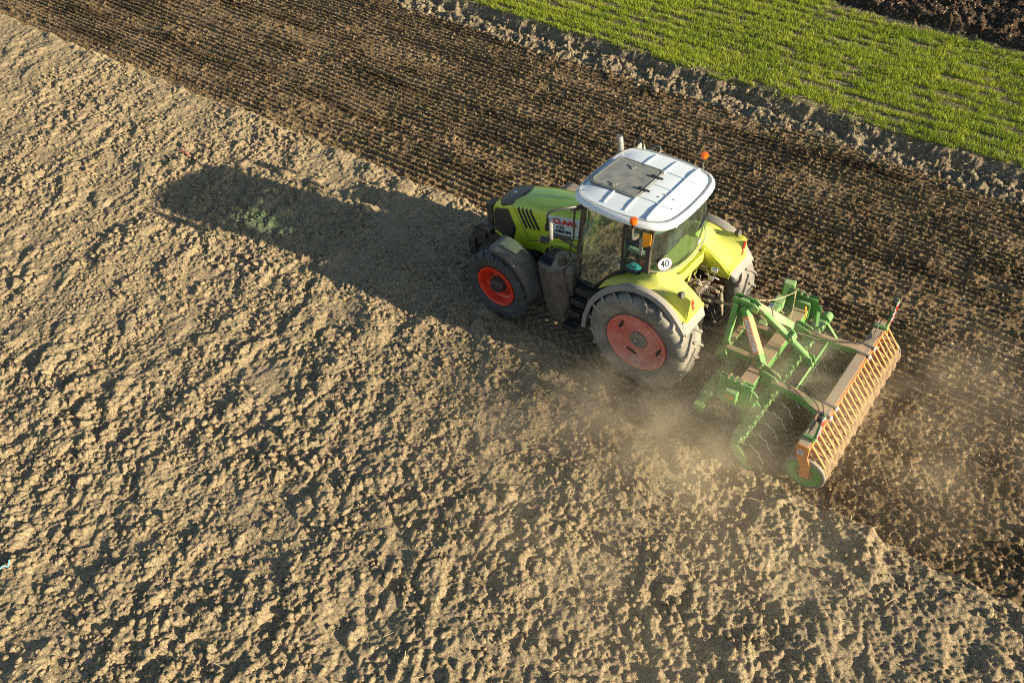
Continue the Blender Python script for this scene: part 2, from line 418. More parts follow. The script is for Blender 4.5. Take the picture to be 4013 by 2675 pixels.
def soil(name, dark, mid, light, speck=0., speckcol=(.5, .4, .26), bstr=.5, crack=.5, streak=False):
    m, n, l, b = nt(name)
    tc = n.new('ShaderNodeTexCoord').outputs['Object']
    a = noise(n, l, 1.1, 6, .6, tc); f = noise(n, l, 26, 6, .7, tc); f2 = noise(n, l, 110, 3, .6, tc)
    c = ramp(n, l, a, [(.3, mid), (.7, light)])
    c = mixc(n, l, ramp(n, l, f, [(.35, .75), (.62, 0.)]), c, dark)
    if speck:
        v = add(n, 'ShaderNodeTexVoronoi', Scale=38.); l.new(tc, v.inputs[0])
        sep = n.new('ShaderNodeSeparateColor'); l.new(v.outputs['Color'], sep.inputs[0])
        c = mixc(n, l, ramp(n, l, sep.outputs[0], [(1 - speck - .02, 0.), (1 - speck, 1.)]), c, speckcol)
    if streak:      # drier and damper streaks left along each pass of the machine
        mp = n.new('ShaderNodeMapping'); mp.inputs['Scale'].default_value = (.16, 1.5, 1.); mp.inputs['Rotation'].default_value = (0, 0, R(1.5)); l.new(tc, mp.inputs[0])
        s1 = noise(n, l, 1.2, 5, .62, mp.outputs[0])
        c = mixc(n, l, ramp(n, l, s1, [(.52, 0.), (.68, .75)]), c, light)
        c = mixc(n, l, ramp(n, l, s1, [(.34, .8), (.48, 0.)]), c, dark)
    l.new(c, b.inputs['Base Color']); b.inputs['Roughness'].default_value = .95
    b.inputs['Specular IOR Level'].default_value = .15
    v = add(n, 'ShaderNodeTexVoronoi', Scale=16., feature='DISTANCE_TO_EDGE')
    w = n.new('ShaderNodeVectorMath'); w.operation = 'ADD'; l.new(tc, w.inputs[0])
    nc = add(n, 'ShaderNodeTexNoise', Scale=9., Detail=3.); l.new(tc, nc.inputs[0])
    ws = n.new('ShaderNodeVectorMath'); ws.operation = 'SCALE'; ws.inputs['Scale'].default_value = .12; l.new(nc.outputs['Color'], ws.inputs[0])
    l.new(ws.outputs[0], w.inputs[1]); l.new(w.outputs[0], v.inputs[0])
    ck = ramp(n, l, v.outputs[0], [(0., 0.), (.06, 1.)])
    p = bump(n, l, b, ck, crack, .018)
    v2 = add(n, 'ShaderNodeTexVoronoi', Scale=41., feature='DISTANCE_TO_EDGE'); l.new(w.outputs[0], v2.inputs[0])
    p = bump(n, l, b, ramp(n, l, v2.outputs[0], [(0., 0.), (.12, 1.)]), crack * .8, .006, p)
    p = bump(n, l, b, f, bstr, .010, p)
    bump(n, l, b, f2, bstr * .8, .006, p)
    return m
M['ploughed'] = soil('dry_ploughed_soil', (.26, .198, .112), (.41, .318, .188), (.47, .37, .225), bstr=1., crack=1.)
M['worked'] = soil('dark_worked_soil', (.036, .022, .010), (.115, .077, .036), (.25, .18, .095), .07, (.40, .31, .19), .8, .3, True)
M['ridge'] = soil('ridge_soil', (.10, .08, .05), (.20, .16, .10), (.29, .23, .145), .07, (.5, .42, .27))
M['farsoil'] = soil('dark_far_soil', (.028, .017, .010), (.065, .041, .025), (.09, .06, .038), .03)
M['grassoil'] = soil('soil_under_crop', (.07, .07, .03), (.15, .13, .06), (.22, .18, .10), .05)
M['weedgreen'] = flat('weed_leaf', (.33, .33, .17), .8)

zone('ploughed_field', 0, M['ploughed'], 'pale dry rough ploughed field of big clods filling the lower left', 'field')
zone('worked_soil', 1, M['worked'], 'dark brown strip of finely worked soil behind and beyond the tractor', 'field')
zone('furrow_bank', 2, M['ridge'], 'lumpy bank of dry clods between the dark worked strip and the green crop', 'bank')
zone('crop_ground', 3, M['grassoil'], 'soil under the green young crop', 'ground')
zone('far_field', 4, M['farsoil'], 'dark ploughed field in the upper right corner beyond the green crop', 'field')
m = MB(); m.put([(-600, -600, -.6), (600, -600, -.6), (600, 600, -.6), (-600, 600, -.6)], [(0, 1, 2, 3)])
tag(m.build('farmland', M['ploughed'], smooth=False), 'wide farmland reaching to the horizon', 'ground', kind='structure')

# loose clods lying on the surface
def rocks(name, pts, sizes, mat, label, cat, seed=1, flatn=.7, sink=.25):
    rng = np.random.default_rng(seed)
    bm = bmesh.new(); bmesh.ops.create_icosphere(bm, subdivisions=1, radius=1.)
    bv = np.array([v.co[:] for v in bm.verts]); bf = np.array([[v.index for v in f.verts] for f in bm.faces]); bm.free()
    n = len(pts)
    V = np.repeat(bv[None], n, 0) * (1 + rng.uniform(-.32, .32, (n, len(bv), 1)))
    V = V * rng.uniform(.6, 1.25, (n, 1, 3)) * np.array([1, 1, flatn])
    a = rng.uniform(0, 6.283, n); t = rng.uniform(-.5, .5, n)
    ca, sa, ct, st = np.cos(a), np.sin(a), np.cos(t), np.sin(t)
    x = V[..., 0] * ct[:, None] - V[..., 2] * st[:, None]; z = V[..., 0] * st[:, None] + V[..., 2] * ct[:, None]; y = V[..., 1]
    W = np.stack([x * ca[:, None] - y * sa[:, None], x * sa[:, None] + y * ca[:, None], z], -1) * sizes[:, None, None]
    zz = hz(pts[:, 0], pts[:, 1]) + sizes * sink
    W += np.stack([pts[:, 0], pts[:, 1], zz], -1)[:, None, :]
    q = (bf[None] + (np.arange(n) * len(bv))[:, None, None]).reshape(-1, 3)
    return tag(big_mesh(name, W.reshape(-1, 3), q, mat), label, cat, kind='stuff')
rng = np.random.default_rng(5)
def scatter(n, x0, x1, y0, y1, cond, power=1.):
    x = rng.uniform(x0, x1, n); y = rng.uniform(y0, y1, n); k = cond(x.astype(f32), y.astype(f32)); return np.stack([x[k], y[k]], -1)
p = scatter(34000, -7, 20, -2, 11, lambda x, y: (y > y_tilled(x) + .05) & (fbm(x, y, .8, 500, 3) > -.15))
s = .012 + .05 * rng.random(len(p)) ** 3.2
rocks('loose_clods', p, s, M['ploughed'], 'small pale clods lying loose on the rough ploughed field', 'clods', 2)
p = scatter(26000, -8, 28, -8, 1.6, lambda x, y: (y < y_tilled(x) - .05) & (y > y_ridge(x)))
s = .010 + .026 * rng.random(len(p)) ** 2.5
rocks('soil_crumbs', p, s, M['worked'], 'dark crumbs and small lumps over the worked strip', 'crumbs', 3)
p = scatter(8000, -8, 28, -8, 1.6, lambda x, y: (y < y_tilled(x) - .05) & (y > y_ridge(x)) & (fbm(x * .4, y * 1.3, .9, 510, 3) > -.05 + .4 * (y > -1.3)))
s = .008 + .020 * rng.random(len(p)) ** 2.
rocks('pale_stones', p, s, M['ploughed'], 'small pale stones and dry crumbs sprinkled over the dark worked soil', 'stones', 4)
p = scatter(7000, -8, 28, -12, -4, lambda x, y: (y < y_ridge(x) + .3) & (y > y_grass(x) + .1))
s = .02 + .07 * rng.random(len(p)) ** 2.5
rocks('bank_clods', p, s, M['ridge'], 'grey brown clods tumbled along the bank below the crop', 'clods', 6)
p = scatter(7000, -8, 14, -21, -12, lambda x, y: (y < y_far(x)))
s = .02 + .06 * rng.random(len(p)) ** 2.5
rocks('dark_clods', p, s, M['farsoil'], 'dark wet clods on the field in the upper right corner', 'clods', 7)

# young crop: blades in drilled rows
def blades(name, x, y, z, ln, wd, mat, label, cat, seed, lean=.6, kind='stuff'):
    r = np.random.default_rng(seed); n = len(x); a = r.uniform(0, 6.283, n); b = r.uniform(0, 6.283, n); k = r.uniform(.1, lean, n)
    dx, dy = np.cos(a) * wd / 2, np.sin(a) * wd / 2; lx, ly = np.cos(b) * k * ln, np.sin(b) * k * ln; up = ln * np.sqrt(1 - k * k * .8)
    P = np.stack([np.stack([x - dx, y - dy, z], -1), np.stack([x + dx, y + dy, z], -1),
                  np.stack([x + dx * .8 + lx * .45, y + dy * .8 + ly * .45, z + up * .6], -1), np.stack([x + lx, y + ly, z + up], -1),
                  np.stack([x - dx * .8 + lx * .45, y - dy * .8 + ly * .45, z + up * .6], -1)], 1)
    base = (np.arange(n) * 5)[:, None]
    q = np.concatenate([base + np.array([[0, 1, 2, 4]]), base + np.array([[4, 2, 3, 3]])])
    me = bpy.data.meshes.new(name); me.vertices.add(n * 5); me.vertices.foreach_set('co', P.astype(f32).ravel())
    L = np.concatenate([(base + np.array([[0, 1, 2, 4]])).ravel(), (base + np.array([[4, 2, 3]])).ravel()]).astype(np.int32)
    st = np.concatenate([np.arange(n) * 4, n * 4 + np.arange(n) * 3]).astype(np.int32)
    me.loops.add(len(L)); me.loops.foreach_set('vertex_index', L); me.polygons.add(len(st)); me.polygons.foreach_set('loop_start', st)
    me.update(calc_edges=True); me.materials.append(mat)
    return tag(link(bpy.data.objects.new(name, me)), label, cat, kind=kind)
def leafmat(name, a, b, c):
    m, n, l, bs = nt(name)
    g = n.new('ShaderNodeNewGeometry'); tc = n.new('ShaderNodeTexCoord').outputs['Object']
    c1 = ramp(n, l, g.outputs['Random Per Island'], [(0., a), (.6, b), (1., c)])
    c2 = mixc(n, l, ramp(n, l, noise(n, l, .9, 4, .6, tc), [(.35, 0.), (.7, .55)]), c1, c)
    l.new(c2, bs.inputs['Base Color']); bs.inputs['Roughness'].default_value = .55; bs.inputs['Specular IOR Level'].default_value = .3
    tl = n.new('ShaderNodeBsdfTranslucent'); l.new(c2, tl.inputs[0])
    mx = n.new('ShaderNodeMixShader'); mx.inputs[0].default_value = .35
    l.new(bs.outputs[0], mx.inputs[1]); l.new(tl.outputs[0], mx.inputs[2]); l.new(mx.outputs[0], n['Material Output'].inputs[0])
    return m
M['crop'] = leafmat('young_wheat', (.10, .19, .012), (.27, .38, .016), (.48, .50, .05))
M['straw'] = flat('straw', (.62, .52, .32), .8)
n = 800000
x = rng.uniform(-6, 27, n); row = rng.integers(-75, 75, n)
y = -11 + row * .13 - .07 * (x - 2) + rng.normal(0, .024, n)
xf = x.astype(f32); yf_ = y.astype(f32)
dens = .50 * np.cos(6.283 * (y + .07 * x + .06 * vnoise(xf, yf_, .9, 607)) / .44) + .8 * fbm(xf * .35, yf_ + .07 * xf, .45, 600, 4) + .9 * vnoise(xf * .6, yf_, .13, 601)
k = (y < y_grass(xf) - .05) & (y > y_far(xf) + .2) & (dens > -.46 + .4 * np.exp(-(y - y_far(xf)) / .5))
x, y = x[k], y[k]; z = hz(x, y)
hh = .085 + .07 * (.5 + .5 * fbm(x.astype(f32), y.astype(f32), 1.3, 610, 3)) 
blades('young_crop', x, y, z - .005, hh * rng.uniform(.6, 1.25, len(x)), rng.uniform(.007, .016, len(x)), M['crop'],
       'young green cereal crop in drilled rows across the upper right', 'crop', 11, .8)
def straws(name, p, L, mat, label, seed):
    r = np.random.default_rng(seed); n = len(p); a = r.uniform(0, 6.283, n); t = r.uniform(-.25, .35, n)
    ln = L * r.uniform(.4, 1.3, n); w = r.uniform(.002, .005, n); z = hz(p[:, 0], p[:, 1]) + .012
    d = np.stack([np.cos(a) * np.cos(t), np.sin(a) * np.cos(t), np.sin(t)], -1) * ln[:, None] / 2
    s_ = np.stack([-np.sin(a), np.cos(a), 0 * a], -1) * w[:, None]; u = np.stack([0 * a, 0 * a, w], -1)
    c = np.stack([p[:, 0], p[:, 1], z + np.abs(np.sin(t)) * ln / 2], -1)
    V = np.stack([c - d - s_, c - d + s_, c - d + u, c + d - s_, c + d + s_, c + d + u], 1)
    f = np.array([[0, 1, 4, 3], [1, 2, 5, 4], [2, 0, 3, 5]]); q = (f[None] + (np.arange(n) * 6)[:, None, None]).reshape(-1, 4)
    return tag(big_mesh(name, V.reshape(-1, 3), q, mat), label, 'straw', kind='stuff')
p = scatter(9000, -6, 22, -17, -6.5, lambda x, y: (y < y_grass(x) + .8) & (y > y_far(x)) & (rng.random(len(x)) < .25 + .75 * (np.abs(y - y_grass(x)) < .35)))
straws('straw_in_crop', p, .16, M['straw'], 'bleached straw lying among the crop and along its edge', 21)
p = scatter(420, -6, 14, -1, 10, lambda x, y: y > y_tilled(x))
straws('straw_bits', p, .13, M['straw'], 'a few bits of straw strewn over the ploughed clods', 22)

# weeds in the tractor's shadow, litter
def leaf_patch(name, centres, label):
    r = np.random.default_rng(3); X = []
    for (cx_, cy_, rad, n_) in centres: X.append(np.stack([r.normal(cx_, rad, n_), r.normal(cy_, rad * .6, n_)], -1))
    P = np.concatenate(X); z = hz(P[:, 0], P[:, 1])
    return blades(name, P[:, 0], P[:, 1], z, r.uniform(.03, .07, len(P)), r.uniform(.012, .03, len(P)), M['weedgreen'], label, 'weeds', 5, 1.)

# ------------------------------------------------------------------ tractor (rear axle over x = 0, heading +x, near side is +y)
T = empty('tractor', (0, 0, 0), 'bright green tractor with white roof and red rims pulling the disc harrow', 'tractor')

# hood: cross sections along x; (x, half width, z top, z bottom)
HS = [(1.30, .385, 2.17, 1.22), (1.7, .39, 2.13, 1.24), (2.1, .395, 2.075, 1.26), (2.5, .395, 2.01, 1.24), (2.63, .395, 1.985, 1.20), (2.8, .395, 1.95, 1.00),
      (3.0, .385, 1.90, .98), (3.15, .375, 1.85, .97), (3.30, .36, 1.79, 1.04), (3.42, .335, 1.71, 1.05), (3.50, .30, 1.63, 1.08), (3.56, .25, 1.54, 1.14), (3.585, .18, 1.46, 1.20)]
def hood_at(x):
    xs = [h[0] for h in HS]; return [np.interp(x, xs, [h[k] for h in HS]) for k in (1, 2, 3)]
def hood_half(x):        # side-to-top outline from the bottom edge to the middle
    w, zt, zb = hood_at(x); H_ = zt - zb
    return [(w * .97, zb), (w, zb + .12 * H_), (w, zb + .55 * H_), (w * .97, zt - .16 * H_), (w * .90, zt - .085 * H_), (w * .70, zt - .035 * H_), (w * .38, zt - .008), (0, zt)]
def hood_side(x, z):
    p = hood_half(x); return np.interp(z, [q[1] for q in p], [q[0] for q in p])
def hood_top(x, y):
    p = hood_half(x)[::-1]; return np.interp(abs(y), [q[0] for q in p[:6]], [q[1] for q in p[:6]])
def section(x, g=0.):
    h = hood_half(x); return [(x, y, z) for y, z in h] + [(x, -y, z) for y, z in h[-2::-1]]
m = MB(); m.loft([section(x) for x in np.concatenate([np.linspace(1.30, 2.5, 7), [2.63, 2.72, 2.8, 2.9, 3.0, 3.08, 3.15, 3.23, 3.30, 3.36, 3.42, 3.46, 3.50, 3.53, 3.56, 3.585]])])
hood = m.build('hood', M['hood'], T, angle=50)
def side_patch(name, poly, mat, parent, s=1, off=.006, nx=9, nz=14, surf=hood_side, **k):
    """a skin that follows the hood's side inside a polygon given in x, z"""
    zs = np.linspace(min(p[1] for p in poly), max(p[1] for p in poly), nz); rows = []
    for z in zs:
        z = min(max(z, zs[0] + 1e-4), zs[-1] - 1e-4); xs = []
        for i in range(len(poly)):
            (x0, z0), (x1, z1) = poly[i], poly[(i + 1) % len(poly)]
            if (z0 - z) * (z1 - z) <= 0 and z0 != z1: xs.append(x0 + (x1 - x0) * (z - z0) / (z1 - z0))
        rows.append([(x, s * (surf(x, z) + off), z) for x in np.linspace(min(xs), max(xs), nx)])
    m = MB(); m.loft(rows, cap=False, closed=False)
    return m.build(name, mat, parent, solid=.005, **k)
for s in (1, -1):
    side_patch('side_grille', [(3.42, 1.60), (3.10, 1.71), (2.93, 1.39), (3.03, 1.03), (3.10, 1.01), (3.27, 1.10), (3.48, 1.11), (3.50, 1.44)], M['dark'], hood, s, nz=22)
    for k in range(4):
        dx = -.088 * k; dz = .022 * k
        side_patch('air_vent', [(2.905 + dx, 1.82 + dz), (2.865 + dx, 1.85 + dz), (2.655 + dx, 1.50 + dz), (2.695 + dx, 1.47 + dz)], M['black'], hood, s, nx=3, nz=8)
    bd = side_patch('badge_panel', [(2.30, 1.925), (1.36, 2.11), (1.40, 1.76), (1.69, 1.70), (2.09, 1.635), (2.16, 1.76)], M['panelwhite'], hood, s, off=.004)
    X = (-s, 0, 0); yy = s * (.395 + .010)
    sl_ = .14
    xd = (-s, 0, .20); 
    text('maker_name', 'CLAAS', M['red'], bd, (1.885, yy + s * .002, 1.935), xd, (0, 0, 1), .145, .003, .0025, 1.10)
    text('model_number', '620', M['black'], bd, (1.975, yy, 1.805), xd, (0, 0, 1), .085, .003, .000, 1.3)
    text('model_name', 'ARION', M['black'], bd, (1.92, yy, 1.738), xd, (0, 0, 1), .078, .003, .003, 1.35)
    # lower engine side panel
    m = MB(); pl = [(2.63, 1.26), (1.34, 1.40), (1.34, 1.12), (2.22, 1.04), (2.44, 1.10), (2.80, 1.0)]
    m.prism(pl, s * .30, s * .385); lp = m.build('lower_side_panel', M['hood'], T, bevel=.008)
    m = MB(); m.prism([(2.45, 1.33), (1.34, 1.66), (1.34, 1.30), (2.23, 1.11)], s * .36, s * .425); m.build('shoulder_panel', M['hood'], lp, bevel=.01)
    m = MB(); m.box((2.245, s * .427, 1.235), (.035, .008, .12), (0, R(-25), 0)); m.build('slot', M['black'], lp, smooth=False)
    m = MB(); m.tube([(2.63, s * .402, 1.262), (2.35, s * .402, 1.345), (1.36, s * .402, 1.55)], .006, 5); m.build('seam', M['black'], lp)
    m = MB(); m.tube([(2.995, s * .386, 1.86), (2.8, s * .401, 1.54), (2.64, s * .401, 1.27)], .0035, 5, 0); m.build('panel_seam', M['black'], hood)
    # lower lip of the nose with lights
    m = MB(); m.bar((3.47, s * .33, 1.075), (3.28, s * .365, 1.06), .02, .05); m.build('lower_lip', M['hood'], hood, bevel=.006)
    m = MB(); m.box((3.50, s * .20, 1.34), (.06, .17, .14), (0, R(-15), 0)); m.build('headlight', M['chrome'], hood, bevel=.02)
# dark panel on top of the nose
rows = []
outl = {-.33: (3.30, 3.02), -.25: (3.36, 3.0), -.12: (3.42, 2.92), 0: (3.44, 2.90), .12: (3.42, 2.92), .25: (3.36, 3.0), .33: (3.30, 3.02), .36: (3.18, 3.06)}
for y in (-.35, -.33, -.25, -.12, 0, .12, .25, .33, .35):
    a, b = outl.get(y, (3.24, 3.04))
    rows.append([(x, y, hood_top(x, min(abs(y), hood_at(x)[0] * .95)) + .008) for x in np.linspace(a, b, 8)])
m = MB(); m.loft(rows, cap=False, closed=False); tp = m.build('nose_top_panel', M['dark'], hood, solid=.005)
m = MB(); m.prism([(3.20, .07), (3.15, .04), (3.12, .075), (3.17, .105)], 1.862, 1.872, 'z'); m.build('nose_emblem', M['white'], tp, smooth=False)
# grille on the nose front
m = MB(); m.box((3.575, 0, 1.30), (.03, .42, .26), (0, R(-8), 0)); m.build('front_grille', M['dark'], hood, bevel=.015)

# chassis, engine block, axles
m = MB(); m.box((2.4, 0, .98), (2.3, .46, .50)); m.box((1.0, 0, .85), (1.5, .50, .52)); m.box((.05, 0, .88), (.95, .56, .62)); m.box((2.0, 0, 1.25), (1.3, .6, .3))
m.box((3.35, 0, .86), (.6, .5, .40)); m.build('chassis', M['darkdusty'], T, bevel=.03)
m = MB(); m.cyl((2.82, -.80, .66), (2.82, .80, .66), .085, n=16); m.box((2.82, 0, .68), (.26, .5, .26)); m.box((2.82, .66, .66), (.2, .2, .3)); m.box((2.82, -.66, .66), (.2, .2, .3)); m.build('front_axle', M['darkdusty'], T, bevel=.02)
m = MB(); m.cyl((0, -.95, .88), (0, .95, .88), .13, n=20); m.cyl((0, -.45, .88), (0, .45, .88), .24, n=20); m.build('rear_axle', M['darkdusty'], T)
# front linkage and weight carrier
fl = MB(); fl.prism([(3.60, .55), (4.02, .52), (4.14, .66), (4.08, .86), (3.88, 1.03), (3.60, 1.06)], -.26, .26); fl.box((4.12, .26, .42), (.16, .10, .42)); fl.box((4.12, -.26, .42), (.16, .10, .42))
fl.box((3.68, .12, 1.28), (.13, .2, .44)); fl.cyl((4.16, -.34, .28), (4.16, .34, .28), .03, n=10)
fl_o = fl.build('front_linkage', M['darkdusty'], T, bevel=.03, label='blue black front linkage and weight carrier below the nose')
m = MB(); m.tube([(4.17, .32, .56), (4.22, .33, .44), (4.17, .34, .34), (4.12, .33, .42)], .014, 6); m.build('catch_hook', M['steel'], fl_o)
m = MB(); m.box((3.66, .30, .98), (.16, .10, .10)); m.box((3.9, .29, .80), (.3, .04, .14)); m.build('bracket', M['darkdusty'], fl_o, bevel=.01)

# wheels
def wheel(name, x, y, z, Rr, wd, rim, s, tyre_mat, rim_mat, front, nl, phase=0., label=None):
    """s = +1 outer side is +y"""
    W = empty(name, (x, y, z), None, None); W.parent = T
    if label: W['label'] = label
    h = wd / 2; c = (x, y, z)
    prof = [(-h * .60, rim), (-h * .80, rim + .03), (-h * .97, rim + .10 * Rr / .6), (-h, rim + .55 * (Rr - rim)), (-h * .95, Rr * .90), (-h * .82, Rr * .945), (-h * .45, Rr * .958), (0, Rr * .962),
            (h * .45, Rr * .958), (h * .82, Rr * .945), (h * .95, Rr * .90), (h, rim + .55 * (Rr - rim)), (h * .97, rim + .10 * Rr / .6), (h * .80, rim + .03), (h * .60, rim)]
    m = MB(); m.lathe(prof, c, 72, 'y')
    t = m.build('tyre', tyre_mat, W, angle=60)
    L = MB(); lh = Rr * .058
    def carc(o):          # carcass radius at sideways offset
        return np.interp(abs(o), [0, h * .45, h * .82, h * .95, h], [Rr * .958, Rr * .955, Rr * .94, Rr * .90, Rr * .82])
    for side in (-1, 1):
        for k in range(nl):
            th = 2 * math.pi * (k + (.5 if side > 0 else 0)) / nl + phase
            secs = []
            for q, (o, da) in enumerate([(-.03 * side * 0 + .0, .0), (.28, .085), (.55, .175), (.80, .265), (.96, .315), (1.015, .33)]):
                oo = side * (o * h + (.004 if q == 0 else 0)) - side * .02 * (q == 0)
                a = th + da * (1.0 if not front else 1.15)     # shoulders trail the centre
                half = (.030 if q < 4 else .036) * Rr
                r0 = carc(oo) - .01; r1 = min(Rr, carc(oo) + lh) if q < 4 else (Rr * .965 if q == 4 else Rr * .88)
                sec = []
                for rr, ww in ((r0, half * 1.25), (r1, half * .85)):
                    for sg in (-1, 1):
                        aa = a + sg * ww / rr
                        sec.append((x + rr * math.cos(aa), y + oo, z + rr * math.sin(aa)))
                secs.append([sec[0], sec[1], sec[3], sec[2]])
            L.loft(secs)
    L.build('tread', tyre_mat, t, bevel=.004, smooth=True, seg=1, angle=40)
    o = s * h   # outer face
    fl_ = .90 * h * s
    if not front:
        prof = [(fl_ * 1.0, rim + .02), (fl_ * 1.02, rim + .005), (fl_ * .97, rim - .02), (fl_ * .80, rim - .035), (fl_ * .62, rim - .06), (fl_ * .50, rim - .085), (fl_ * .46, rim - .13),
                (fl_ * .52, rim * .60), (fl_ * .60, rim * .34), (fl_ * .62, .14), (fl_ * .62, 0.0), (0, 0.0), (0, rim - .02), (-fl_ * .9, rim + .01)]
    else:
        prof = [(fl_ * 1.0, rim + .018), (fl_ * 1.02, rim + .004), (fl_ * .96, rim - .02), (fl_ * .70, rim - .035), (fl_ * .40, rim - .05), (fl_ * .25, rim - .09), (fl_ * .30, rim * .62),
                (fl_ * .48, rim * .52), (fl_ * .50, rim * .40), (fl_ * .50, 0.0), (0, 0.0), (0, rim - .02), (-fl_ * .9, rim + .01)]
    m = MB(); m.lathe(prof, c, 64, 'y', close=True); r_ = m.build('rim', rim_mat, W, angle=30)
    # dark openings round the disc and the hub
    for k in range(4 if not front else 4):
        a = math.pi / 2 * k + (.35 if not front else .6)
        rr = rim * (.74 if not front else .60); m = MB()
        yo = fl_ * (.50 if not front else .31) + s * (.008 if not front else .03)
        pts = []
        for j in range(9):
            b = a + (j - 4) / 4 * (.26 if not front else .28); pts.append((rr * 1.03, b))
        for j in range(9):
            b = a + (4 - j) / 4 * .26; pts.append((rr * (1.0 - .10 * math.cos((j - 4) / 4 * math.pi / 2)), b))
        v = [(x + r1 * math.cos(b), y + yo, z + r1 * math.sin(b)) for r1, b in pts]
        m.put(v + [(p[0], p[1] + s * .006, p[2]) for p in v], [tuple(range(18)), tuple(range(18, 36))] + [(i, (i + 1) % 18, 18 + (i + 1) % 18, 18 + i) for i in range(18)])
        m.build('rim_slot', M['black'], r_, smooth=False)
    if not front:
        yh = fl_ * .62
        m = MB(); m.lathe([(yh, .155), (yh + s * .03, .15), (yh + s * .035, .075), (yh + s * .005, .06), (yh + s * .005, 0.), (yh - s * .02, 0.), (yh - s * .02, .155)], c, 32, 'y', close=False)
        hb = m.build('hub', M['steel'], W, angle=30)
        for k in range(8):
            a = math.pi / 4 * k; m = MB(); p = (x + .115 * math.cos(a), y + yh + s * .03, z + .115 * math.sin(a)); m.cyl(p, (p[0], p[1] + s * .02, p[2]), .014, n=6); m.build('wheel_nut', M['steel'], hb, smooth=False)
    else:
        yh = fl_ * .50
        m = MB(); m.lathe([(yh - s * .01, .165), (yh + s * .05, .155), (yh + s * .11, .12), (yh + s * .125, .09), (yh + s * .125, 0.), (yh - s * .02, 0.)], c, 32, 'y', close=False)
        hb = m.build('hub', M['dark'], W, angle=30)
        for k in range(8):
            a = math.pi / 4 * k; m = MB(); p = (x + .19 * math.cos(a), y + yh - s * .01, z + .19 * math.sin(a)); m.cyl(p, (p[0], p[1] + s * .03, p[2]), .014, n=6); m.build('wheel_nut', M['darkdusty'], hb, smooth=False)
    return W
wheel('rear_wheel', 0, .90, .885, .905, .60, .505, 1, M['tyre_dusty'], M['rim_rear'], False, 20, label='big dusty rear wheel with pinkish red rim on the near side')
wheel('rear_wheel', 0, -.90, .885, .905, .60, .505, -1, M['tyre_dusty'], M['rim_rear'], False, 20, .1, label='big rear wheel on the far side')
wheel('front_wheel', 2.82, .97, .66, .67, .48, .375, 1, M['tyre'], M['rim_front'], True, 18, label='smaller front wheel with bright red rim on the near side')
wheel('front_wheel', 2.82, -.97, .66, .67, .48, .375, -1, M['tyre'], M['rim_front'], True, 18, .1, label='smaller front wheel on the far side')

# front fenders
for s in (1, -1):
    secs = []
    for a in np.linspace(R(88), R(178), 12):
        r0 = .80 + .015 * math.sin(a); cx0, cz0 = 2.86, .66
        p = []
        for y, dr in ((.74, -.10), (.745, 0.), (.80, .02), (1.10, .02), (1.17, 0.), (1.18, -.06)): p.append((cx0 + (r0 + dr) * math.cos(a), s * y, cz0 + (r0 + dr) * math.sin(a)))
        secs.append(p)
    m = MB(); m.loft(secs, cap=False, closed=False); ff = m.build('front_fender', M['frontfender'], T, solid=.014, angle=50)
    m = MB(); m.tube([(2.80, s * .70, .72), (2.6, s * .72, 1.1), (2.62, s * .80, 1.42)], .03, 8); m.build('fender_bracket', M['darkdusty'], ff)

# tank / step box with its grille and cap
tk = MB()
tk.loft([[(2.02, .46, 1.44), (2.10, .90, 1.36), (1.80, .98, 1.34), (1.56, .96, 1.48), (1.50, .46, 1.50)],
         [(2.00, .46, 1.02), (2.04, .92, 1.0), (1.78, .99, .98), (1.42, .98, 1.02), (1.40, .46, 1.02)],
         [(1.96, .46, .72), (1.98, .92, .70), (1.74, .99, .70), (1.42, .98, .74), (1.40, .46, .74)],
         [(1.92, .50, .36), (1.90, .90, .38), (1.66, .97, .38), (1.50, .95, .50), (1.46, .50, .50)]])
tko = tk.build('fuel_tank', M['tank'], T, bevel=.03, seg=3, label='mud coated black fuel tank with cap in front of the cab door')
m = MB(); m.cyl((1.66, .78, 1.46), (1.66, .78, 1.56), .085, .075, n=20); m.cyl((1.66, .78, 1.56), (1.66, .78, 1.60), .06, n=16); m.build('filler_cap', M['darkdusty'], tko, bevel=.006)
m = MB(); m.prism([(2.06, .52), (2.07, .86), (1.82, .90), (1.82, .52)], 1.375, 1.395, 'z')
for i in range(4):
    for j in range(6): m.box((2.05 - i * .065, .55 + j * .065, 1.452 - j * .010 - i * .002), (.04, .048, .008), (R(-8), 0, 0))
m.build('step_grille', M['black'], tko, smooth=False)
m = MB(); m.prism([(1.52, 1.48), (1.38, 1.42), (1.36, .98), (1.50, 1.0)], .5, .93); m.build('battery_box', M['tank'], tko, bevel=.02)
m = MB(); m.loft([[(2.0, -.46, 1.42), (2.05, -.92, 1.38), (1.45, -.96, 1.4), (1.45, -.46, 1.45)], [(1.95, -.5, .45), (1.9, -.9, .45), (1.5, -.92, .5), (1.5, -.5, .5)]]); m.build('tool_box', M['tank'], T, bevel=.03)
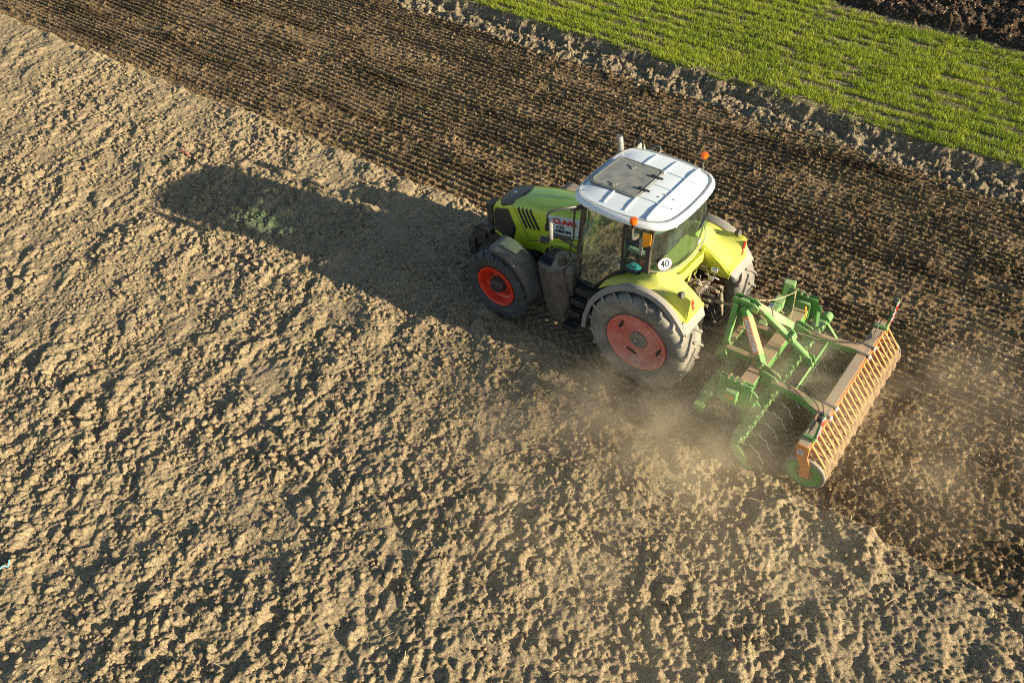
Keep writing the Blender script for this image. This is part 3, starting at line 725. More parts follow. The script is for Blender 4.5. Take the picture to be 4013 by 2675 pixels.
# access steps
st = MB()
for s2 in (0,):
    st.prism([(1.34, 1.28), (1.02, 1.36), (1.30, .26), (1.42, .22), (1.56, .34), (1.44, .80)], .56, .585)
sto = st.build('access_steps', M['dark'], T, bevel=.006)
for z0, xa, xb, yo in ((1.18, 1.31, 1.02, .90), (.95, 1.37, 1.10, .94), (.70, 1.44, 1.17, .97), (.34, 1.54, 1.26, 1.0)):
    m = MB(); m.prism([(xa, z0), (xb, z0), (xb, z0 - .03), (xa, z0 - .03)], .58, yo); m.prism([(xa, z0 + .02), (xb, z0 + .02), (xb - .01, z0 - .10), (xa - .01, z0 - .10)], yo, yo + .02)
    m.build('step', M['dark'], sto, bevel=.008)
m = MB(); m.prism([(1.34, 1.30), (.92, 1.34), (1.02, .86), (1.26, .22), (1.44, .22), (1.5, .5)], .50, .56); m.build('step_side', M['dark'], sto, bevel=.01)

# rear fenders
PR = [(.80, 1.53), (.70, 1.62), (.58, 1.70), (.46, 1.77), (.34, 1.82), (.22, 1.865), (.10, 1.885), (-.02, 1.89), (-.14, 1.87), (-.24, 1.84), (-.34, 1.79), (-.44, 1.725), (-.54, 1.65), (-.61, 1.592), (-.668, 1.545)]
YS = [.42, .435, .48, .56, .64, .70, .76, .82, .86, .885, .905, .93, .97, 1.02]
def fz(x, z, y):
    s = min(1, max(0, (-.18 - x) / .46)); up = 0.
    if y <= .885: up = s ** 1.1 * .37 * max(0, (y - .44) / .445) ** 1.6
    elif y < .935: up = s ** 1.1 * .37 * (1 - (y - .885) / .05)
    b = .11 * max(0, 1 - abs(x - .0) / .24) ** .7 * (1 / (1 + math.exp((y - .80) / .022)))
    z = z - (.03 if y < .43 else 0) - .02 * max(0, (y - .9) / .12)
    return z + up + b
for s in (1, -1):
    rows = []
    for x, z in PR:
        r_ = [(x, s * .40, min(1.42, z - .02)), (x, s * .415, z - .04)] + [(x, s * y, fz(x, z, y)) for y in YS]
        rows.append(r_)
    xe, ze = PR[-1]; lb = 1.50
    rows.append([(xe - .022, p[1], min(p[2], max(lb, ze + (p[2] - ze) * .93))) for p in rows[-1]])
    rows.append([(xe - .03, p[1], lb + (min(p[2], ze) - lb) * .2 if p[2] > lb else p[2]) for p in rows[-2]])
    m = MB(); m.loft(rows, cap=False, closed=False)
    rf = m.build('rear_fender', M['fender'], T, solid=.012, angle=40, label='yellow green rear fender on the near side' if s > 0 else 'yellow green rear fender on the far side')
    # inner wall behind the cab down to the axle housing
    m = MB(); m.prism([(.10, 1.86), (-.14, 1.85), (-.34, 1.77), (-.54, 1.63), (-.66, 1.52), (-.60, 1.40), (-.12, 1.38), (.10, 1.36)], s * .405, s * .42); m.build('inner_wall', M['fender'], rf)
    # rubber edge
    RB = [(1.08, .62), (1.05, .90), (.95, 1.23), (.86, 1.385), (.77, 1.51), (.64, 1.65), (.51, 1.76), (.39, 1.84), (.27, 1.90), (.10, 1.945), (-.09, 1.95), (-.26, 1.915), (-.40, 1.85), (-.53, 1.74), (-.64, 1.62), (-.71, 1.53), (-.777, 1.435)]
    secs = []
    for i, (x, z) in enumerate(RB):
        dx, dz = x, z - .88; L_ = math.hypot(dx, dz); dx /= L_; dz /= L_
        secs.append([(x + dx * a - dx * .0, s * y, z + dz * a) for y, a in ((.98, -.055), (1.0, -.035), (1.07, -.005), (1.11, -.02), (1.12, -.10), (1.10, -.10), (1.09, -.045), (.98, -.075))])
    m = MB(); m.loft(secs); m.build('fender_rubber', M['grey'], rf, angle=40)
    m = MB(); m.loft([[(-.672, s * .42, 1.535), (-.672, s * 1.03, 1.56), (-.66, s * 1.03, 1.52), (-.66, s * .42, 1.50)], [(-.78, s * .50, 1.39), (-.79, s * 1.10, 1.42), (-.775, s * 1.10, 1.39), (-.765, s * .50, 1.36)]])
    m.build('mud_flap', M['grey'], rf, bevel=.006)
    m = MB(); secs = []
    for a in np.linspace(R(168), R(215), 6): secs.append([(-1.0 * math.cos(a) * 1.03, s * .62, .88 - 1.0 * math.sin(a)), (-1.0 * math.cos(a) * 1.03, s * 1.06, .88 - 1.0 * math.sin(a))])
    m.loft(secs, cap=False, closed=False); m.build('front_mud_guard', M['darkdusty'], rf, solid=.012)
    # rear lamp cluster and work lamp
    m = MB(); m.bar((-.690, s * .855, 1.885), (-.694, s * .765, 1.66), .022, .075, up=(0, 1, 0)); tl = m.build('tail_light', M['tail'], rf, bevel=.014)
    m = MB(); m.bar((-.702, s * .80, 1.765), (-.702, s * .792, 1.745), .018, .03, up=(0, 1, 0)); m.build('reflector', M['white'], tl, bevel=.008)
    m = MB(); m.cyl((-.50, s * .885, 1.80), (-.50, s * .885, 1.90), .012, n=8); m.cyl((-.49, s * .885, 1.935), (-.56, s * .885, 1.955), .040, .060, n=18); wl = m.build('work_lamp', M['dark'], rf, bevel=.008)
    m = MB(); m.cyl((-.56, s * .885, 1.955), (-.566, s * .885, 1.957), .052, n=18); m.build('lens', M['chrome'], wl)

# rear deck between the fenders
m = MB(); m.prism([(-.05, .42), (-.215, .42), (-.25, .30), (-.26, -.30), (-.215, -.42), (-.05, -.42), (.12, -.42), (.12, .42)], 1.775, 1.805, 'z')
m.prism([(-.22, .42), (-.262, .30), (-.272, -.30), (-.22, -.42), (-.205, -.40), (-.25, -.30), (-.24, .30), (-.205, .40)], 1.66, 1.83, 'z')
dk = m.build('rear_deck', M['fender'], T, bevel=.008)
m = MB(); m.box((-.13, .34, 1.809), (.10, .05, .006)); m.box((-.14, -.34, 1.809), (.10, .05, .006)); m.build('deck_slots', M['black'], dk, smooth=False)
for y in (-.22, .0): 
    m = MB(); m.bar((-.24, y, 1.70), (-.20, y + .02, 1.42), .07, .03, up=(1, 0, 0)); m.build('deck_strut', M['fender'], dk, bevel=.006)
# hydraulic couplers, pipes and levers behind the cab
hv = MB(); hv.box((-.36, .05, 1.20), (.30, .50, .30)); hv.box((-.45, .02, 1.42), (.12, .40, .10)); hvo = hv.build('valve_block', M['darkdusty'], T, bevel=.02)
rnd = random.Random(4)
for k in range(9):
    y = -.28 + .065 * k; z = 1.30 + .06 * (k % 2); x = -.52 - .03 * rnd.random()
    m = MB(); m.cyl((x, y, z), (x - .10, y, z + .02), .022, n=10); m.cyl((x - .10, y, z + .02), (x - .15, y, z + .02), .028, n=10); m.build('coupler', M['copper'], hvo, bevel=.003)
for k in range(16):
    y = -.30 + .04 * k + rnd.uniform(-.02, .02); z0 = 1.25 + rnd.random() * .35
    p = [(-.30 - rnd.random() * .1, y, z0)]
    for j in range(3): p.append((p[-1][0] - rnd.uniform(.03, .10), p[-1][1] + rnd.uniform(-.08, .08), p[-1][2] + rnd.uniform(-.14, .12)))
    m = MB(); m.tube(p, rnd.choice((.008, .010, .013)), 6); m.build('hydraulic_pipe', M['copper'] if k % 3 else M['chrome'], hvo)
m = MB(); m.tube([(-.30, -.18, 1.66), (-.42, -.24, 1.62), (-.52, -.26, 1.50), (-.48, -.22, 1.38)], .012, 6); m.tube([(-.28, .20, 1.55), (-.40, .18, 1.60), (-.50, .02, 1.58), (-.50, -.05, 1.48)], .010, 6)
m.tube([(-.60 + .10 * math.cos(a), -.05 + .12 * math.sin(a), 1.34 + .05 * math.cos(a)) for a in np.linspace(0, 5.6, 14)], .011, 6); m.build('looped_hose', M['hose'], hvo)
m = MB(); m.cyl((-.46, -.24, 1.62), (-.56, -.26, 1.62), .045, n=14); m.cyl((-.46, -.18, 1.50), (-.54, -.18, 1.50), .04, n=14); m.build('trailer_socket', M['chrome'], hvo, bevel=.006)
# three point linkage
lk = empty('three_point_linkage', (-.6, 0, .9), None, None); lk.parent = T
m = MB(); m.cyl((-.45, .0, 1.22), (-.80, .0, 1.28), .032, n=12); m.cyl((-.62, 0, 1.25), (-1.02, 0, 1.32), .022, n=10); m.box((-1.02, 0, 1.33), (.09, .05, .09)); m.build('top_link', M['copper'], lk, bevel=.004)
for s in (1, -1):
    m = MB(); m.bar((-.20, s * .28, .52), (-1.08, s * .42, .62), .045, .10); m.box((-1.10, s * .42, .62), (.12, .08, .11)); m.build('lower_link', M['darkdusty'], lk, bevel=.01)
    m = MB(); m.cyl((-.62, s * .34, 1.22), (-.72, s * .37, .60), .028, n=10); m.cyl((-.63, s * .345, 1.12), (-.67, s * .355, .88), .042, n=12); m.build('lift_rod', M['copper'], lk)
    m = MB(); m.bar((-.28, s * .30, 1.12), (-.66, s * .34, 1.24), .07, .10); m.build('lift_arm', M['darkdusty'], lk, bevel=.015)
m = MB(); m.bar((-.9, -.18, .52), (-.25, -.06, .50), .12, .05); m.box((-.42, 0, .62), (.2, .22, .3)); m.build('drawbar', M['darkdusty'], lk, bevel=.01)
for y0, y1, dz in ((.12, .05, -.30), (.06, -.02, -.34), (-.04, .10, -.26), (.0, .0, -.38)):
    m = MB(); m.tube([(-.55, y0, 1.30), (-.66, y0 + .03, 1.18), (-.80, (y0 + y1) / 2, 1.20 + dz), (-.98, y1, 1.28), (-1.16, y1, 1.50)], .010, 6, 5); m.build('hose', M['hose'], lk)

# ---- cab
CB = empty('cab', (.6, 0, 1.3), None, None); CB.parent = T
yc = .79
def pillar(p, w=.05, d=.06, name='pillar', mat='dark'):
    m = MB()
    for a, b in zip(p[:-1], p[1:]): m.bar(a, b, d, w, up=(0, 1, 0))
    return m.build(name, M[mat], CB, bevel=.008)
for s in (1, -1):
    y = s * yc
    pillar([(1.35, y, 1.32), (1.31, y, 2.0), (1.25, s * .76, 2.80)], .055, .075, 'front_pillar', 'darkdusty')
    pillar([(.53, y, 1.86), (.53, y, 2.4), (.52, s * .77, 2.80)], .045, .055, 'middle_pillar')
    pillar([(.115, y, 1.99), (.11, y, 2.4), (.08, s * .77, 2.80)], .05, .085, 'rear_pillar', 'darkdusty')
    m = MB(); m.tube([(1.36, y, 1.34), (1.30, y, 1.29), (1.05, y, 1.25), (.93, y, 1.40), (.79, y, 1.58), (.66, y, 1.74), (.52, y, 1.86), (.50, y, 1.94)], .022, 6); m.tube([(.50, y, 1.92), (.46, y, 1.885), (.19, y, 1.985), (.14, y, 2.02)], .016, 6)
    m.tube([(1.31, y, 1.36), (1.27, s * .785, 2.3), (1.22, s * .765, 2.74), (.58, s * .765, 2.73)], .014, 6); m.build('door_frame', M['dark'], CB)
    m = MB(); m.put([(1.33, y, 1.33), (1.03, y, 1.27), (.93, y, 1.41), (.79, y, 1.59), (.66, y, 1.75), (.54, y, 1.87), (.53, s * .765, 2.76), (1.24, s * .765, 2.76)], [tuple(range(8))])
    m.build('door_glass', M['glassdoor'], CB, smooth=False)
    m = MB(); m.put([(.50, y, 1.90), (.15, y, 2.02), (.13, s * .765, 2.76), (.50, s * .765, 2.76)], [(0, 1, 2, 3)]); m.build('side_window', M['glass'], CB, smooth=False)
    m = MB(); m.tube([(1.10, s * .76, 1.97), (.90, s * .755, 1.955), (.68, s * .76, 1.93)], .014, 8); m.cyl((1.16, s * .75, 2.02), (1.16, s * .75, 1.92), .045, n=12); m.build('door_pull', M['steel'], CB)
    m = MB(); m.box((.58, s * .80, 1.90), (.05, .03, .10)); m.build('door_lock', M['chrome'], CB, bevel=.006)
# rear window: one curved pane
bot = [(.10, .775), (-.02, .70), (-.11, .60), (-.175, .47), (-.215, .32), (-.235, .16), (-.24, 0)]
bot = bot + [(x, -y) for x, y in bot[-2::-1]]
rows = []
for q in np.linspace(0, 1, 5): rows.append([(x + .10 * q - .03 * math.sin(q * 3.14), y * (1 - .02 * q), (2.02 if i in (0, len(bot) - 1) else 2.03 - .06 * (1 - (2 * abs(i - 6) / 12) ** 2)) * (1 - q) + 2.78 * q) for i, (x, y) in enumerate(bot)])
m = MB(); m.loft(rows, cap=False, closed=False); rw = m.build('rear_window', M['glass'], CB, angle=60)
m = MB(); m.tube([(x, y, z) for x, y, z in rows[0]], .010, 6, 2); m.build('window_seal', M['grey'], rw)
m = MB(); m.prism([(x + .045, y * .97) for x, y in bot] + [(.12, -.76), (.12, .76)], 1.80, 1.95, 'z'); m.build('rear_sill', M['fender'], CB, smooth=False)
# round 40 sign on the rear pane
nrm = Vector((-.75, .66, .0)).normalized(); ctr_ = Vector((-.095, .655, 2.15)) ; up_ = Vector((.10, -.02, .75)).normalized(); xr = up_.cross(nrm).normalized(); nrm = xr.cross(up_).normalized()
ctr_ = Vector((-.085, .640, 2.165)) + nrm * .02
m = MB(); m.cyl(ctr_, ctr_ + nrm * .006, .108, n=40); sg = m.build('speed_sign', M['white'], CB, smooth=False)
m = MB(); v = []
m.lathe([(0, .108), (.007, .108), (.007, .1045), (0, .1045)], (0, 0, 0), 40, 'z')
mt_ = Matrix((xr, up_, nrm)).transposed(); m.v = [tuple(mt_ @ Vector(p) + ctr_) for p in m.v]; m.build('sign_ring', M['red'], sg, smooth=False)
text('speed_number', '40', M['black'], sg, ctr_ + nrm * .008, xr, up_, .182, .002, .001, .74)
m = MB(); m.cyl((-.225, -.16, 2.12), (-.231, -.16, 2.12), .045, n=20); m.build('window_sticker', M['white'], CB, smooth=False)
# windscreen and front wall
m = MB(); m.loft([[(1.40, y, 1.45), (1.30, y * .97, 2.76)] for y in (-.76, -.4, 0, .4, .76)], cap=False, closed=False); m.build('windscreen', M['glass'], CB, smooth=False)
m = MB(); m.prism([(1.36, -.76), (1.36, .76), (1.30, .76), (1.30, -.76)], 1.25, 1.50, 'z'); m.build('front_wall', M['darkdusty'], CB, bevel=.01)
m = MB(); m.prism([(1.32, -.76), (1.32, .76), (.95, .76), (.95, -.76)], 1.24, 1.30, 'z'); m.prism([(.95, -.42), (.95, .42), (-.10, .42), (-.10, -.42)], 1.24, 1.32, 'z'); m.build('cab_floor', M['darkdusty'], CB)
# lining strips seen through the glass, far side
m = MB(); m.box((.70, .62, 1.72), (.34, .24, .30)); m.box((.75, -.60, 1.80), (.60, .26, .26)); m.build('side_console', M['seatcloth'], CB, bevel=.03)
m = MB(); m.box((1.18, -.62, 2.1), (.05, .20, 1.2)); m.box((1.16, -.60, 2.25), (.02, .07, .20)); m.build('far_lining', M['cream'], CB, bevel=.006)
m = MB(); m.box((1.12, 0, 1.75), (.12, .34, .9), (0, R(-12), 0)); db = m.build('dashboard', M['seatcloth'], CB, bevel=.04)
m = MB(); m.cyl((1.0, 0, 1.78), (.86, 0, 2.04), .03, n=10)
stc = m.build('steering_column', M['dark'], CB)
m = MB(); cc = Vector((.85, 0, 2.06)); ax = Vector((-.45, 0, .9)).normalized(); e1 = Vector((0, 1, 0)); e2 = ax.cross(e1)
m.tube([cc + e1 * .19 * math.cos(a) + e2 * .19 * math.sin(a) for a in np.linspace(0, 6.28, 25)], .014, 8, 1); m.bar(cc - e1 * .18, cc + e1 * .18, .03, .015, up=ax); m.build('steering_wheel', M['dark'], stc)
m = MB(); m.box((.42, 0, 1.70), (.46, .50, .14)); m.box((.45, 0, 1.48), (.26, .30, .34)); se = m.build('seat', M['seatcloth'], CB, bevel=.04, seg=3)
m = MB(); m.box((.16, 0, 2.00), (.12, .48, .56), (0, R(-10), 0)); m.build('seat_back', M['seatcloth'], se, bevel=.05, seg=3)
m = MB(); m.box((.52, .36, 1.93), (.34, .09, .07)); m.build('armrest', M['cream'], se, bevel=.02)
# roof
WR = [(-.215, .0), (-.21, .25), (-.19, .45), (-.16, .60), (-.10, .71), (-.02, .785), (.10, .835), (.27, .875), (.50, .905), (.75, .915), (1.0, .905), (1.2, .88), (1.34, .835), (1.44, .755), (1.50, .64), (1.53, .45), (1.545, .22), (1.55, .0)]
base = WR + [(x, -y) for x, y in WR[-2:0:-1]]
ccx, ccy = .67, 0
def ring_(k, z, sh=0): return [(ccx + (x - ccx) * k + sh, y * k, z) for x, y in base]
m = MB(); m.loft([ring_(.90, 2.785), ring_(.985, 2.795), ring_(1.0, 2.82), ring_(.995, 2.855), ring_(.975, 2.885), ring_(.945, 2.902), ring_(.932, 2.892), ring_(.918, 2.892), ring_(.80, 2.925), ring_(.55, 2.955), ring_(.25, 2.965)])
rfo = m.build('roof', M['roof'], CB, angle=32)
def rz(x, y):
    k = 0.
    r = max(abs((x - ccx) / .84), abs(y) / .91); return np.interp(r, [.25, .55, .80, .895], [2.965, 2.955, 2.925, 2.893])
for xr_ in (.92, .56, .20):
    m = MB(); ys = np.linspace(-.76, .76, 15)
    m.loft([[(xr_ + .018, y, rz(xr_, y) - .01), (xr_ + .010, y, rz(xr_, y) + .018), (xr_ - .010, y, rz(xr_, y) + .018), (xr_ - .018, y, rz(xr_, y) - .01)] for y in ys]); m.build('roof_rib', M['roof'], rfo)
for yr_ in (-.36, .02, .40):
    m = MB(); m.loft([[(x, yr_ - .011, rz(x, yr_) - .01), (x, yr_ - .006, rz(x, yr_) + .010), (x, yr_ + .006, rz(x, yr_) + .010), (x, yr_ + .011, rz(x, yr_) - .01)] for x in np.linspace(-.07, 1.38, 14)]); m.build('roof_rib', M['roof'], rfo)
m = MB(); m.tube([(x, y, 2.903) for x, y, z in ring_(.925, 0)] + [ring_(.925, 2.903)[0]], .006, 5, 1); m.build('roof_seal', M['grey'], rfo)
for x, y in ((.10, .18), (.02, .38), (.26, .16), (.30, .26)):
    m = MB(); m.cyl((x, y, rz(x, y) - .002), (x, y, rz(x, y) + .012), .020, .012, n=10); m.build('roof_plug', M['steel'], rfo)
# roof hatch
hp_ = []
for cx_, cy_, a0 in ((1.30, .40, 0), (.62, .40, 90), (.62, -.27, 180), (1.26, -.27, 270)):
    for a in np.linspace(a0, a0 + 90, 5): hp_.append((cx_ + .09 * math.cos(R(a)), cy_ + .09 * math.sin(R(a))))
m = MB(); m.prism(hp_, 2.930, 2.982, 'z'); ha = m.build('roof_hatch', M['hatch'], rfo, bevel=.015, seg=3)
m = MB(); m.tube([(.96 + (x - .96) * .92, .065 + (y - .065) * .92, 2.984) for x, y in hp_ + hp_[:1]], .006, 5, 1); m.build('hatch_groove', M['hatch'], ha)
for y in (.26, -.12):
    m = MB(); m.box((.56, y, 2.992), (.20, .04, .015)); m.box((.62, y, 3.0), (.06, .05, .018)); m.build('hatch_hinge', M['black'], ha, bevel=.004)
for y in (.36, -.18):
    m = MB(); m.box((1.02, y, 2.988), (.12, .05, .018)); m.box((1.0, y + .04, 2.988), (.05, .06, .014)); m.build('hatch_catch', M['hatch'], ha, bevel=.006)
# beacons
for s in (1, -1):
    m = MB(); m.tube([(.26, s * .86, 2.66), (.26, s * 1.00, 2.68), (.263, s * 1.01, 2.78), (.263, s * 1.01, 2.90)], .014, 8); m.box((.26, s * .93, 2.69), (.06, .10, .05)); bk = m.build('beacon_post', M['chrome'], rfo)
    m = MB(); m.lathe([(-.042, 0), (-.042, .050), (-.03, .056), (.02, .058), (.034, .052), (.040, .03), (.040, 0)], (.263, s * 1.01, 3.01), 24, 'z', close=False); m.build('beacon', M['amber'], bk, angle=50)
    m = MB(); m.cyl((.263, s * 1.01, 2.89), (.263, s * 1.01, 2.97), .022, .032, n=16); m.build('beacon_base', M['dark'], bk)
# work lights under the rear edge of the roof
for y in (-.45, -.14, .20, .42):
    m = MB(); m.cyl((-.06, y, 2.745), (-.12, y + .01, 2.73), .040, .046, n=16); wl = m.build('roof_work_light', M['chrome'], rfo, bevel=.006)
    m = MB(); m.cyl((-.12, y + .01, 2.73), (-.124, y + .01, 2.729), .038, n=16); m.build('lens', M['white'], wl)
m = MB(); m.tube([(-.16, -.30, 2.72), (-.22, -.22, 2.58), (-.26, -.05, 2.52)], .008, 6); m.bar((-.25, -.30, 2.62), (-.27, .02, 2.46), .02, .012); m.build('rear_wiper', M['black'], CB)
# orange board at the rear pillar
m = MB(); m.put([(.20, .83, 2.72), (.06, .835, 2.74), (.06, .835, 2.55), (.20, .83, 2.45)], [(0, 1, 2, 3)]); bo = m.build('marker_board', M['plate_orange'], CB, solid=.012, smooth=False)
m = MB(); m.put([(.245, .835, 2.62), (.19, .838, 2.58), (.19, .838, 2.32), (.245, .835, 2.38)], [(0, 1, 2, 3)]); m.build('marker_plate', M['grey'], bo, solid=.012, smooth=False)
# mirrors on their arms, indicator, grab rail
for s in (1, -1):
    m = MB(); m.tube([(1.24, s * .80, 2.76), (1.36, s * 1.05, 2.82), (1.50, s * 1.20, 2.80), (1.57, s * 1.25, 2.74), (1.585, s * 1.25, 2.60), (1.585, s * 1.25, 2.45)], .018, 8); m.bar((1.24, s * .80, 2.74), (1.34, s * .98, 2.75), .05, .05); mr = m.build('mirror_arm', M['dark'], CB)
    m = MB(); dv = (-.6, .8 * s); nv = (.8, .6 * s)
    m.loft([[(1.52 + nv[0] * d + dv[0] * w * math.cos(t), s * 1.25 + nv[1] * d + dv[1] * w * math.cos(t), 2.49 + .21 * (w / .095) * math.sin(t)) for t in np.linspace(0, 6.283, 28, endpoint=False)] for d, w in ((.035, .06), (.01, .092), (-.02, .095), (-.025, .09))])
    m.build('mirror', M['mirror'], mr, angle=40)
    m = MB(); m.box((1.59, s * 1.25, 2.50), (.06, .06, .12)); m.build('mirror_joint', M['black'], mr, bevel=.01)
    m = MB(); m.tube([(1.34, s * .80, 2.10), (1.45, s * .96, 2.17), (1.62, s * 1.02, 2.18), (1.76, s * 1.02, 2.08)], [.03, .035, .045, .04], 8); m.tube([(1.34, s * .80, 1.90), (1.42, s * .88, 2.02), (1.55, s * .98, 2.14)], .026, 8); am = m.build('lamp_arm', M['dark'], CB)
    m = MB(); m.lathe([(-.09, 0), (-.085, .03), (-.04, .055), (.03, .060), (.06, .05), (.065, 0)], (1.84, s * 1.02, 2.0), 18, 'x', close=False); lmp = m.build('side_lamp', M['dark'], am, angle=60)
    m = MB(); m.cyl((1.895, s * 1.02, 2.0), (1.915, s * 1.02, 2.0), .05, .04, n=18); m.build('indicator_lens', M['amber'], lmp)
    m = MB(); m.tube([(1.24, s * .84, 2.80), (1.30, s * .95, 2.74), (1.31, s * .96, 2.24), (1.36, s * .96, 2.12), (1.39, s * .95, 1.82)], .016, 8); m.build('grab_rail', M['dark'], CB)
# exhaust on the far side, mirror hoop
m = MB(); m.cyl((1.52, -.62, 1.5), (1.52, -.62, 2.75), .085, n=20); m.tube([(1.52, -.62, 2.7), (1.52, -.62, 2.95), (1.55, -.62, 3.12)], .055, 14); m.build('exhaust_pipe', M['steel'], T)
m = MB(); m.tube([(1.0, -.9, 2.80), (1.02, -1.02, 2.86), (1.12, -1.06, 2.86), (1.2, -1.0, 2.80)], .014, 8); m.build('far_roof_rail', M['steel'], rfo)
m = MB(); m.tube([(1.45, .74, 2.89), (1.30, .66, 2.95)], .004, 5, 0); m.build('aerial', M['black'], rfo)

# driver
def person_driver():
    me = bpy.data.meshes.new('person'); bm = bmesh.new()
    J = {'pel': (.42, -.02, 1.80, .15, .12), 'waist': (.39, -.02, 1.98, .15, .11), 'chest': (.37, -.02, 2.18, .175, .12), 'shc': (.38, -.02, 2.34, .13, .09), 'neck': (.39, -.02, 2.43, .055, .055), 'h1': (.41, -.02, 2.50, .075, .085), 'h2': (.41, -.02, 2.60, .08, .095), 'h3': (.40, -.02, 2.67, .045, .05),
         'sl': (.39, .16, 2.33, .065, .06), 'el': (.52, .26, 2.10, .048, .048), 'wl': (.74, .15, 2.10, .032, .03), 'hl': (.82, .13, 2.12, .035, .022),
         'sr': (.39, -.20, 2.33, .065, .06), 'er': (.50, -.32, 2.10, .048, .048), 'wr': (.74, -.19, 2.10, .032, .03), 'hr': (.82, -.17, 2.12, .035, .022),
         'kl': (.82, .12, 1.80, .07, .07), 'al': (.98, .12, 1.42, .045, .045), 'tl': (1.10, .12, 1.36, .04, .03), 'kr': (.82, -.16, 1.80, .07, .07), 'ar': (.98, -.16, 1.42, .045, .045), 'tr': (1.10, -.16, 1.36, .04, .03),
         'thl': (.50, .09, 1.80, .09, .09), 'thr': (.50, -.13, 1.80, .09, .09)}
    E_ = ['pel waist', 'waist chest', 'chest shc', 'shc neck', 'neck h1', 'h1 h2', 'h2 h3', 'shc sl', 'sl el', 'el wl', 'wl hl', 'shc sr', 'sr er', 'er wr', 'wr hr', 'pel thl', 'thl kl', 'kl al', 'al tl', 'pel thr', 'thr kr', 'kr ar', 'ar tr']
    for nm, dx in (('l', 1), ('r', -1)):      # five fingers curled round the wheel rim
        hx, hy, hz_ = J['h' + nm][:3]
        for q, (oy, ln) in enumerate(((-.030, .050), (-.010, .056), (.010, .053), (.028, .043), (-.036, .035))):
            J[f'f{nm}{q}a'] = (hx + .025, hy + oy, hz_ + (.0 if q < 4 else -.01), .010, .010); J[f'f{nm}{q}b'] = (hx + .025 + ln * .6, hy + oy * 1.1, hz_ - .012, .009, .009); J[f'f{nm}{q}c'] = (hx + .02 + ln * .5, hy + oy, hz_ - .038, .008, .008)
            E_ += [f'h{nm} f{nm}{q}a', f'f{nm}{q}a f{nm}{q}b', f'f{nm}{q}b f{nm}{q}c']
    V = {k: bm.verts.new(v[:3]) for k, v in J.items()}; keys = list(J)
    for e in E_: a, b = e.split(); bm.edges.new((V[a], V[b]))
    bm.verts.index_update(); bm.to_mesh(me); bm.free()
    o = link(bpy.data.objects.new('person', me)); me.materials.append(M['skin'])
    sk = o.modifiers.new('skin', 'SKIN'); ss = o.modifiers.new('sub', 'SUBSURF'); ss.levels = 2; ss.render_levels = 2
    d = me.skin_vertices[0].data
    for i, k in enumerate(keys): d[i].radius = J[k][3:]; d[i].use_root = (k == 'pel')
    return o
dr = person_driver(); tag(dr, 'driver in grey top seated in the cab facing forward with both hands on the wheel', 'person')
m = MB()
def ell(x, y, z, a, b, n=14): return [(x + a * math.cos(t), y + b * math.sin(t), z) for t in np.linspace(0, 6.283, n, endpoint=False)]
m.loft([ell(.42, -.02, 1.74, .15, .19), ell(.40, -.02, 1.95, .15, .19), ell(.37, -.02, 2.15, .155, .215), ell(.38, -.02, 2.30, .13, .23), ell(.385, -.02, 2.37, .09, .15), ell(.39, -.02, 2.42, .065, .075)])
for s in (1, -1):
    y0 = -.02 + s * .18; m.tube([(.385, y0, 2.32), (.42, y0 + s * .05, 2.24), (.51, y0 + s * .09, 2.10), (.62, y0 + s * .04, 2.095), (.73, y0 - s * .0, 2.10)], [.085, .075, .065, .055, .045], 10)
m.build('grey_top', M['cloth'], dr, angle=70)
m = MB()
for s in (1, -1):
    y0 = -.02 + s * .10; m.tube([(.40, y0, 1.80), (.60, y0, 1.81), (.80, y0 + s * .03, 1.80), (.87, y0 + s * .03, 1.70), (.97, y0 + s * .03, 1.44)], [.11, .10, .085, .075, .06], 10)
m.build('trousers', M['jeans'], dr, angle=70)
m = MB(); m.lathe([(-.07, .0), (-.07, .085), (0, .10), (.06, .085), (.10, .04), (.105, 0)], (.395, -.02, 2.605), 18, 'z', close=False); m.build('hair', M['hair'], dr, angle=70)

def cloth_lump(name, pts, z0, mat, label, cat, hgt=.05, seed=1):
    r = random.Random(seed); n = 10; rows = []
    (xa, ya), (xb, yb), wd = pts
    for i in range(n + 1):
        t = i / n; row = []
        for j in range(7):
            u = j / 6 - .5; x_ = xa + (xb - xa) * t + u * wd * .2 + r.uniform(-.012, .012); y_ = ya + (yb - ya) * t + u * wd + r.uniform(-.012, .012)
            row.append((x_, y_, z0 + hgt * (1 - (2 * u) ** 2) * math.sin(math.pi * (t * .9 + .05)) + r.uniform(-.012, .012)))
        rows.append(row)
    m = MB(); m.loft(rows, cap=False, closed=False); o = m.build(name, mat, None, solid=.008, sub=1); tag(o, label, cat); return o
m = MB(); m.box((.34, .64, 1.86), (.40, .26, .03)); m.build('rear_shelf', M['seatcloth'], CB, bevel=.005)
cloth_lump('cloth_rag', ((.50, .67), (.26, .67), .20), 1.90, M['rag_blue'], 'crumpled turquoise cloth behind the side window of the cab', 'cloth', .05, 3)
cloth_lump('folded_cloth', ((.40, .55), (.20, .60), .14), 1.92, M['rag_red'], 'dark red cloth beside the turquoise one in the cab', 'cloth', .05, 5)

# ------------------------------------------------------------------ disc harrow with its ring roller
HO = Vector((-2.0, 0, 0))
Hh = empty('disc_harrow', HO, 'green mounted disc harrow with an orange ring roller behind the tractor', 'disc harrow')
GR, GD = M['green'], M['greendirt']
